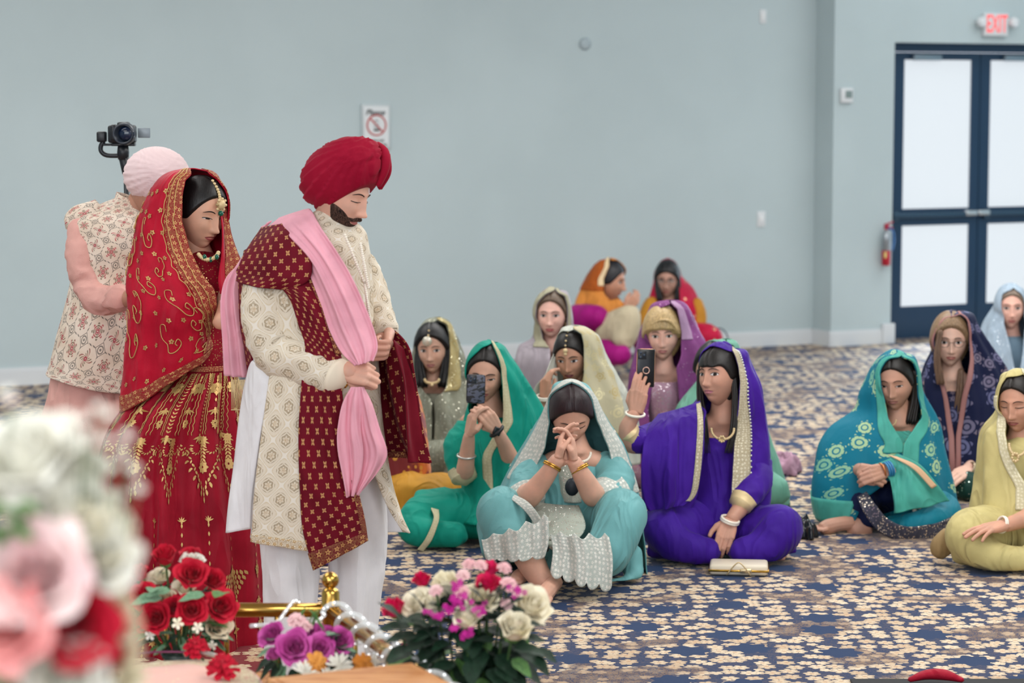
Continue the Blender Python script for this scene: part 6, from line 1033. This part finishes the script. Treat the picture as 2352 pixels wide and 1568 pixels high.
D = Cc-A; L = np.linalg.norm(D); D /= L; u = np.cross(D, [0, 0, 1]); u /= np.linalg.norm(u); v_ = np.cross(u, D); T_ = np.linspace(0, 1, 220); turns = 8; path = np.array([A+D*(.03+L*.97*t)+.033*(math.cos(2*PI*turns*t)*u+math.sin(2*PI*turns*t)*v_) for t in T_])
lead = np.array([at(*q) for q in ((575, 1437, 6.6), (632, 1430, 6.6), (657, 1402, 6.7), (676, 1379, 6.8), (690, 1383, 6.9))]); lead2 = np.array([at(*q) for q in ((700, 1436, 6.55), (722, 1432, 6.6), (745, 1412, 6.7))]+[path[0], path[4]])
m = MB(); m.tube(path, .0085, 10); m.build('tube_coil', TUBE, rl); m = MB(); m.tube(lead, .0062, 10, res=30); m.build('tube_end', TUBE, rl); m = MB(); m.tube(lead2, .0062, 10, res=24); m.build('tube_end', TUBE, rl)
m = MB(); [m.ell(path[i]+(path[i]-(A+D*np.dot(path[i]-A, D)))*.10, (.0028,)*3, 8) for i in range(2, 220, 4)]; [m.ell(p, (.0028,)*3, 8) for p in cr(lead, np.linspace(.05, .95, 9))]; [m.ell(p, (.0028,)*3, 8) for p in cr(lead2, np.linspace(.05, .95, 6))]; m.build('bulbs', LED, rl)['kind'] = 'stuff'
# wooden box
WOOD = MT('light_wood', '#c98a4c', .45, 0, 0, .4); wv = WOOD.noise(WOOD.co('Object', (6, 60, 60)), 1, 4, 1.5); WOOD.v('Base Color', WOOD.mix(wv.st(.3, .7), '#b5713a', '#d9a066')); WOOD.bump(wv, .0008, .6); WOOD = WOOD.m
Ab = np.array([-.249, 5.90]); e1 = np.array([-.318, -.150]); e1 /= np.linalg.norm(e1); e2 = np.array([.40, -.85]); e2 /= np.linalg.norm(e2); bx = thing('wooden_box', 'light wooden box below the purple roses at the bottom edge', 'box', (*(Ab+e1*.18+e2*.2), .30)); ang = math.atan2(-e1[1], -e1[0]); Rb = np.array(Matrix.Rotation(ang, 3, 'Z'))
cb = np.array([*(Ab+e1*.19+e2*.17), 0]); f = lambda x, y, z: cb+Rb @ np.array([x, y, 0])+np.array([0, 0, z])
for nm, q, d_ in (('side_panel', (0, .162, .455), (.38, .016, .31)), ('side_panel', (0, -.162, .455), (.38, .016, .31)), ('end_panel', (-.182, 0, .455), (.016, .308, .31)), ('end_panel', (.182, 0, .455), (.016, .308, .31)), ('lid', (0, 0, .605), (.345, .305, .014)), ('base', (0, 0, .307), (.34, .30, .012))): m = MB(); m.box(f(*q), d_, 0, Rb, .002); m.build(nm, WOOD, bx)
# purple rose arrangement
pb = thing('purple_rose_arrangement', 'bunch of purple roses with orange and white daisies before the brass rail', 'flowers', (*at(700, 1500, 6.3)[:2], .30))
bouquet(pb, 6.25, (700, 1520), (700, 1640), [('s', 622, 1456, 30, PPU, .02), ('r', 676, 1484, 36, PPU, -.04), ('r', 735, 1487, 30, PPU, -.02), ('s', 725, 1452, 26, PPU, .04), ('s', 785, 1470, 30, PPU, .02), ('b', 628, 1500, 18, PPU, .0), ('s', 760, 1455, 22, PPU, .06), ('m', 724, 1524, 30, POR, -.08), ('m', 833, 1527, 30, POR, -.06), ('d', 702, 1547, 32, PWH, -.10), ('d', 779, 1530, 32, PWH, -.10), ('d', 858, 1520, 18, PWH, -.02), ('c', 681, 1425, 24, PPK, .04), ('c', 700, 1438, 20, PPK, .04), ('d', 752, 1556, 24, PWH, -.1)])
for i in range(26): a = random.uniform(0, 2*PI); c = at(700+70*math.cos(a), 1500+35*math.sin(a), 6.28); leaf_obj(pb, c, (math.cos(a), -.3, -.3+.7*math.sin(-a)), random.uniform(.05, .08), LEAFM if i % 3 else LEAFL)
for i in range(9): c = at(690+7*i, 1430+(i % 3)*14, 6.3); leaf_obj(pb, c, (random.uniform(-.4, .4), -.2, 1), .05, LEAFY, w=.5)
vase(pb, at(700, 1640, 6.3)+np.array([0, 0, .06]), .24, .07, plain('#d8d8d2', .3))
# red rose arrangement
rb = thing('red_rose_arrangement', 'bunch of red and cream roses with green leaves before the red skirt', 'flowers', (*at(420, 1470, 6.6)[:2], .30))
bouquet(rb, 6.6, (415, 1430), (410, 1530), [('b', 378, 1272, 29, PR, -.0), ('s', 438, 1272, 24, PR, .08), ('b', 318, 1314, 24, PR, .04), ('r', 440, 1315, 33, PR, -.04), ('s', 491, 1330, 28, PR, -.0), ('s', 327, 1366, 31, PR, -.02), ('r', 357, 1417, 31, PR, -.08), ('s', 399, 1392, 23, PR, -.06), ('r', 441, 1399, 31, PR, -.10), ('r', 509, 1390, 34, PR, -.04), ('s', 334, 1430, 22, PR, -.02), ('s', 296, 1376, 20, PR, .05), ('s', 363, 1323, 27, PW, .06), ('s', 441, 1288, 27, PWH, .05), ('s', 423, 1345, 24, PW, .04), ('r', 503, 1434, 29, PCR, -.02), ('s', 380, 1372, 24, PCR, .02), ('5', 408, 1431, 14, PW, -.14), ('5', 454, 1441, 13, PW, -.14), ('5', 345, 1458, 13, PWH, -.06), ('5', 487, 1482, 12, PWH, -.06)])
for x, y, L_, mt_ in ((372, 1372, .085, LEAFL), (392, 1356, .07, LEAFL), (356, 1350, .06, LEAFL), (470, 1366, .07, LEAFL), (515, 1360, .07, LEAFY)): leaf_obj(rb, at(x, y, 6.5), (random.uniform(-1, 1), -.3, .1), L_, mt_, w=1.5)
for i in range(70):
    a = random.uniform(0, 2*PI); r0 = random.random()**.5; c = at(412+95*r0*math.cos(a), 1455+34*r0*math.sin(a), 6.62+random.uniform(-.06, .08)); leaf_obj(rb, c, (math.cos(a)*1.2, -.5, .35*math.sin(-a)+random.uniform(-.3, .3)), random.uniform(.035, .06), (LEAFM, LEAFL, LEAFY, LEAFM)[i % 4], w=.8)
for i in range(24): c = at(random.uniform(330, 500), random.uniform(1330, 1420), 6.66); leaf_obj(rb, c, (random.uniform(-.8, .8), -.2, random.uniform(.2, 1)), random.uniform(.04, .06), (LEAFM, LEAFL)[i % 2], w=.6)
vase(rb, at(412, 1500, 6.62), .22, .07, plain('#20302a', .4))
# mixed bouquet on the right
mb_ = thing('mixed_bouquet', 'tall bouquet of ivory, pink and magenta roses with dark leaves at bottom centre', 'flowers', (*at(1070, 1500, 6.1)[:2], .30))
bouquet(mb_, 6.1, (1075, 1500), (1080, 1750), [('b', 1023, 1338, 36, PW, .06), ('s', 959, 1380, 37, PW, .04), ('b', 993, 1388, 32, PW, .02), ('s', 1105, 1371, 38, PW, -.02), ('b', 1073, 1415, 31, PW, -.10), ('b', 1183, 1436, 40, PW, -.10), ('s', 1222, 1387, 46, PW, .0), ('b', 969, 1328, 22, PMG, .08), ('b', 902, 1394, 27, PMG, .0), ('b', 1127, 1302, 21, PMG, .08), ('b', 1122, 1337, 29, PMG, -.0), ('c', 1078, 1297, 20, PPK, .08), ('c', 1104, 1299, 18, PPK, .06), ('c', 1158, 1305, 19, PPK, .06), ('c', 1064, 1321, 19, PPK, .04), ('c', 1061, 1359, 21, PPK, -.02), ('c', 1001, 1356, 18, PPK, -.02), ('c', 1168, 1343, 23, PPK, .0), ('c', 1164, 1387, 17, PPK, -.04), ('b', 936, 1476, 16, PMG, .12)])
for cx_, cy_ in ((1044, 1345), (1034, 1396), (1068, 1376), (1051, 1440), (1071, 1459), (1103, 1403), (1003, 1408), (1187, 1356), (1040, 1372)):
    for i in range(7): c = at(cx_+random.gauss(0, 8), cy_+random.gauss(0, 7), 5.98+random.uniform(-.02, .03)); bloom(mb_, 'small_blossom', SMALL5, c, .0085, (random.uniform(-.4, .4), -1, .4), PMA)
for i in range(210):
    a = random.uniform(0, 2*PI); r0 = random.random()**.5; px_ = 1085+150*r0*math.cos(a)*(.75 if i % 2 else 1); py_ = 1488+112*r0*math.sin(a); c = at(px_, py_, 6.15+random.uniform(-.12, .10)); leaf_obj(mb_, c, ((px_-1080)/120+random.uniform(-.5, .5), -.55, (1470-py_)/120+random.uniform(-.3, .5)), random.uniform(.05, .085), LEAFM if i % 7 else LEAFY, w=1.5)
for x, y, dx, dz in ((975, 1410, -.2, 1), (985, 1440, -.6, .5), (1135, 1390, .3, 1), (1120, 1400, -.3, 1), (960, 1460, -1, .2), (945, 1440, -1, .3), (1000, 1470, -.5, 1), (1150, 1470, .4, .8), (1180, 1490, 1, .2), (925, 1430, -.5, 1)): leaf_obj(mb_, at(x, y, 6.02), (dx, -.4, dz), .085, LEAFM, w=1.3)
vase(mb_, at(1080, 1740, 6.15)+np.array([0, 0, .0]), at(1080, 1740, 6.15)[2]-.30, .08, plain('#cfd6d8', .2))
# embroidered cushion cloth with a sheathed blade and loose blossoms
tb_ = thing('low_table', 'low wooden table under the pink embroidered cloth', 'table', (-.88, 6.2, .30)); m = MB(); m.box((-.88, 6.13, .44), (.44, .68, .02), 0, None, .004); m.build('table_top', WOOD, tb_)
for sx in (-1, 1):
    for sy in (-1, 1): m = MB(); m.box((-.88+sx*.19, 6.13+sy*.30, .365), (.035, .035, .13)); m.build('leg', WOOD, tb_)
ct_ = MT('pink_gold_embroidered_cloth', '#e9b5a6', .7, .0, .3, .3); o3 = ct_.sep(ct_.co('Object')); rr_ = hyp(o3[0]/.24, o3[1]/.37); band = (rr_ > .55)*(rr_ < .95); n_ = ct_.noise(ct_.co('Object'), 70, 2, 2).st(.42, .55); sp_ = (E(ct_.nt, ct_.vor(ct_.co('Object'), 26, .7).outputs['Distance']) < .12); ct_.v('Base Color', ct_.mix((band*(n_*.8+.2)).mx(sp_*.8), '#e9b5a6', ct_.mix(n_, '#c9b45a', '#f0e6c0'))); ct_.v('Metallic', band*n_*.4); ct_.bump(n_*band, .003, 1.)
V, F = ell_geo(80); V = V.copy(); V[:, :2] = np.sign(V[:, :2])*np.abs(V[:, :2])**.9; V = V*np.array([.235, .36, .040]); V[:, 2] = np.where(V[:, 2] < 0, V[:, 2]*.2, V[:, 2])+.003*wob(V, 30, 1); cc_ = np.array([-.885, 6.16, .462]); o = mesh_obj('embroidered_cushion', V, F, ct_.m); o.location = cc_; tag(o, 'rounded pink cushion cloth with wide gold embroidered border at the bottom left', 'cushion')
bl_ = thing('sheathed_dagger', 'curved silver sheathed dagger lying on the pink embroidered cushion', 'dagger', (-.93, 6.40, .50)); P_ = np.array([(-.93+.17*math.cos(t), 6.30+.16*math.sin(t), .508) for t in np.linspace(2.2, .6, 16)]); m = MB(); m.tube(P_, .0055, 10, sq=.5); m.build('sheath', plain('#7a3558', .35, .3), bl_); m = MB(); m.tube(P_[11:]+np.array([0, 0, .003]), .0065, 10); m.build('hilt', SILVER, bl_)
for px_, py_, Y_, r, z_, lb in ((451, 1500, 6.45, 36, .505, 'loose red blossom lying on the far edge of the pink embroidered cushion'), (512, 1556, 6.2, 44, .49, 'loose red blossom at the bottom edge beside the pink embroidered cushion')):
    c = at(px_, py_, Y_); c[2] = max(c[2], .515 if Y_ > 6.3 else .52); o = thing('loose_flower', lb, 'flower', c, 'loose red blossoms'); bloom(o, 'blossom', RU_G[0], c, r/FPX*Y_, (.1, -.5, 1), PR, 1.3); m = MB(); m.tube([c, c+np.array([.02, .0, -.03])], .003, 6); m.build('stem', STEM, o)
# tall out-of-focus arrangement close to the camera
fg = thing('foreground_bouquet', 'large blurred bouquet of white, pink and red roses at the left edge', 'flowers', (*at(60, 1500, 2.5)[:2], .30)); fgc = at(70, 1640, 2.55)
bouquet(fg, 2.5, (110, 1400), (60, 1760), [('r', 60, 1030, 115, PWH, .05), ('r', 150, 1080, 90, PWH, .07), ('r', 10, 1100, 80, PWH, .08), ('r', 150, 1170, 110, PWH, .03), ('s', 215, 1215, 90, PW, .02), ('r', 235, 1275, 78, PWH, .0), ('c', 130, 1240, 85, PCR, .05), ('r', 190, 1300, 70, PBL, .02), ('r', 75, 1310, 112, PBL, -.06), ('s', 120, 1390, 70, PBL, -.02), ('r', 10, 1440, 88, PSA, -.08), ('r', 185, 1440, 80, PR, -.04), ('s', 225, 1410, 58, PR, .0), ('s', 165, 1400, 50, PR, .04), ('s', 235, 1500, 48, PR, .0), ('s', 205, 1530, 36, PR, .02), ('s', 100, 1450, 42, PSA, .0), ('s', 272, 1395, 36, PCR, .0), ('s', 290, 1440, 36, PCR, .0), ('s', 288, 1500, 38, PCR, .02), ('r', 150, 1560, 85, PWH, -.04), ('s', 300, 1560, 36, PW, .0), ('s', 250, 1345, 44, PWH, .02), ('5', 250, 950, 17, PWH, .0), ('5', 225, 935, 15, PWH, .0), ('5', 190, 960, 17, PWH, .0), ('5', 205, 1000, 17, PWH, .0), ('5', 290, 1000, 18, PWH, .0), ('5', 280, 1040, 17, PWH, .0), ('5', 305, 1075, 17, PWH, .0), ('5', 318, 1120, 17, PWH, .0), ('5', 245, 1010, 17, PWH, .0), ('5', 15, 900, 22, PWH, .05), ('5', 25, 920, 18, PBL, .05)])
for i in range(70):
    px_ = random.uniform(-60, 280); py_ = random.uniform(1380, 1640); c = at(px_, py_, 2.62+random.uniform(0, .05)); leaf_obj(fg, c, (random.uniform(-1, 1), -.5, random.uniform(-.4, 1)), random.uniform(.03, .06), (LEAFY, LEAFM, LEAFL)[i % 3], w=1.2)
for i in range(12): c = at(random.uniform(0, 50), random.uniform(1150, 1230), 2.45); leaf_obj(fg, c, (random.uniform(-1, 1), -.5, random.uniform(-.4, 1)), .03, LEAFY, w=1.2)
vase(fg, np.array([fgc[0], fgc[1], 1.34]), 1.04, .09, plain('#c8c4bc', .3))
# black-edged mat with a red blossom, bottom right
m = MB(); yb = floorpt(2100, 1555)[1]; m.box((1.98, yb-.70, .004), (1.62, 1.30, .008), 0, None, .003); o = m.build('floor_mat', plain('#15171c', .8)); tag(o, 'black mat edge on the carpet at the bottom right', 'mat')
c = floorpt(2142, 1566); c[2] = .028; c[1] -= .06; o = thing('rolled_red_cloth', 'small rolled red cloth lying on the black mat', 'cloth', (c[0], c[1], .012)); m = MB(); m.tube([c+np.array([-.09, 0, -.005]), c+np.array([-.03, .01, .01]), c+np.array([.03, 0, .012]), c+np.array([.09, -.01, -.004])], [.012, .024, .026, .012], 14, res=16, sq=.7); m.build('cloth_roll', fabric('red_cloth', '#b01030', .6, .3, .1, .004), o)
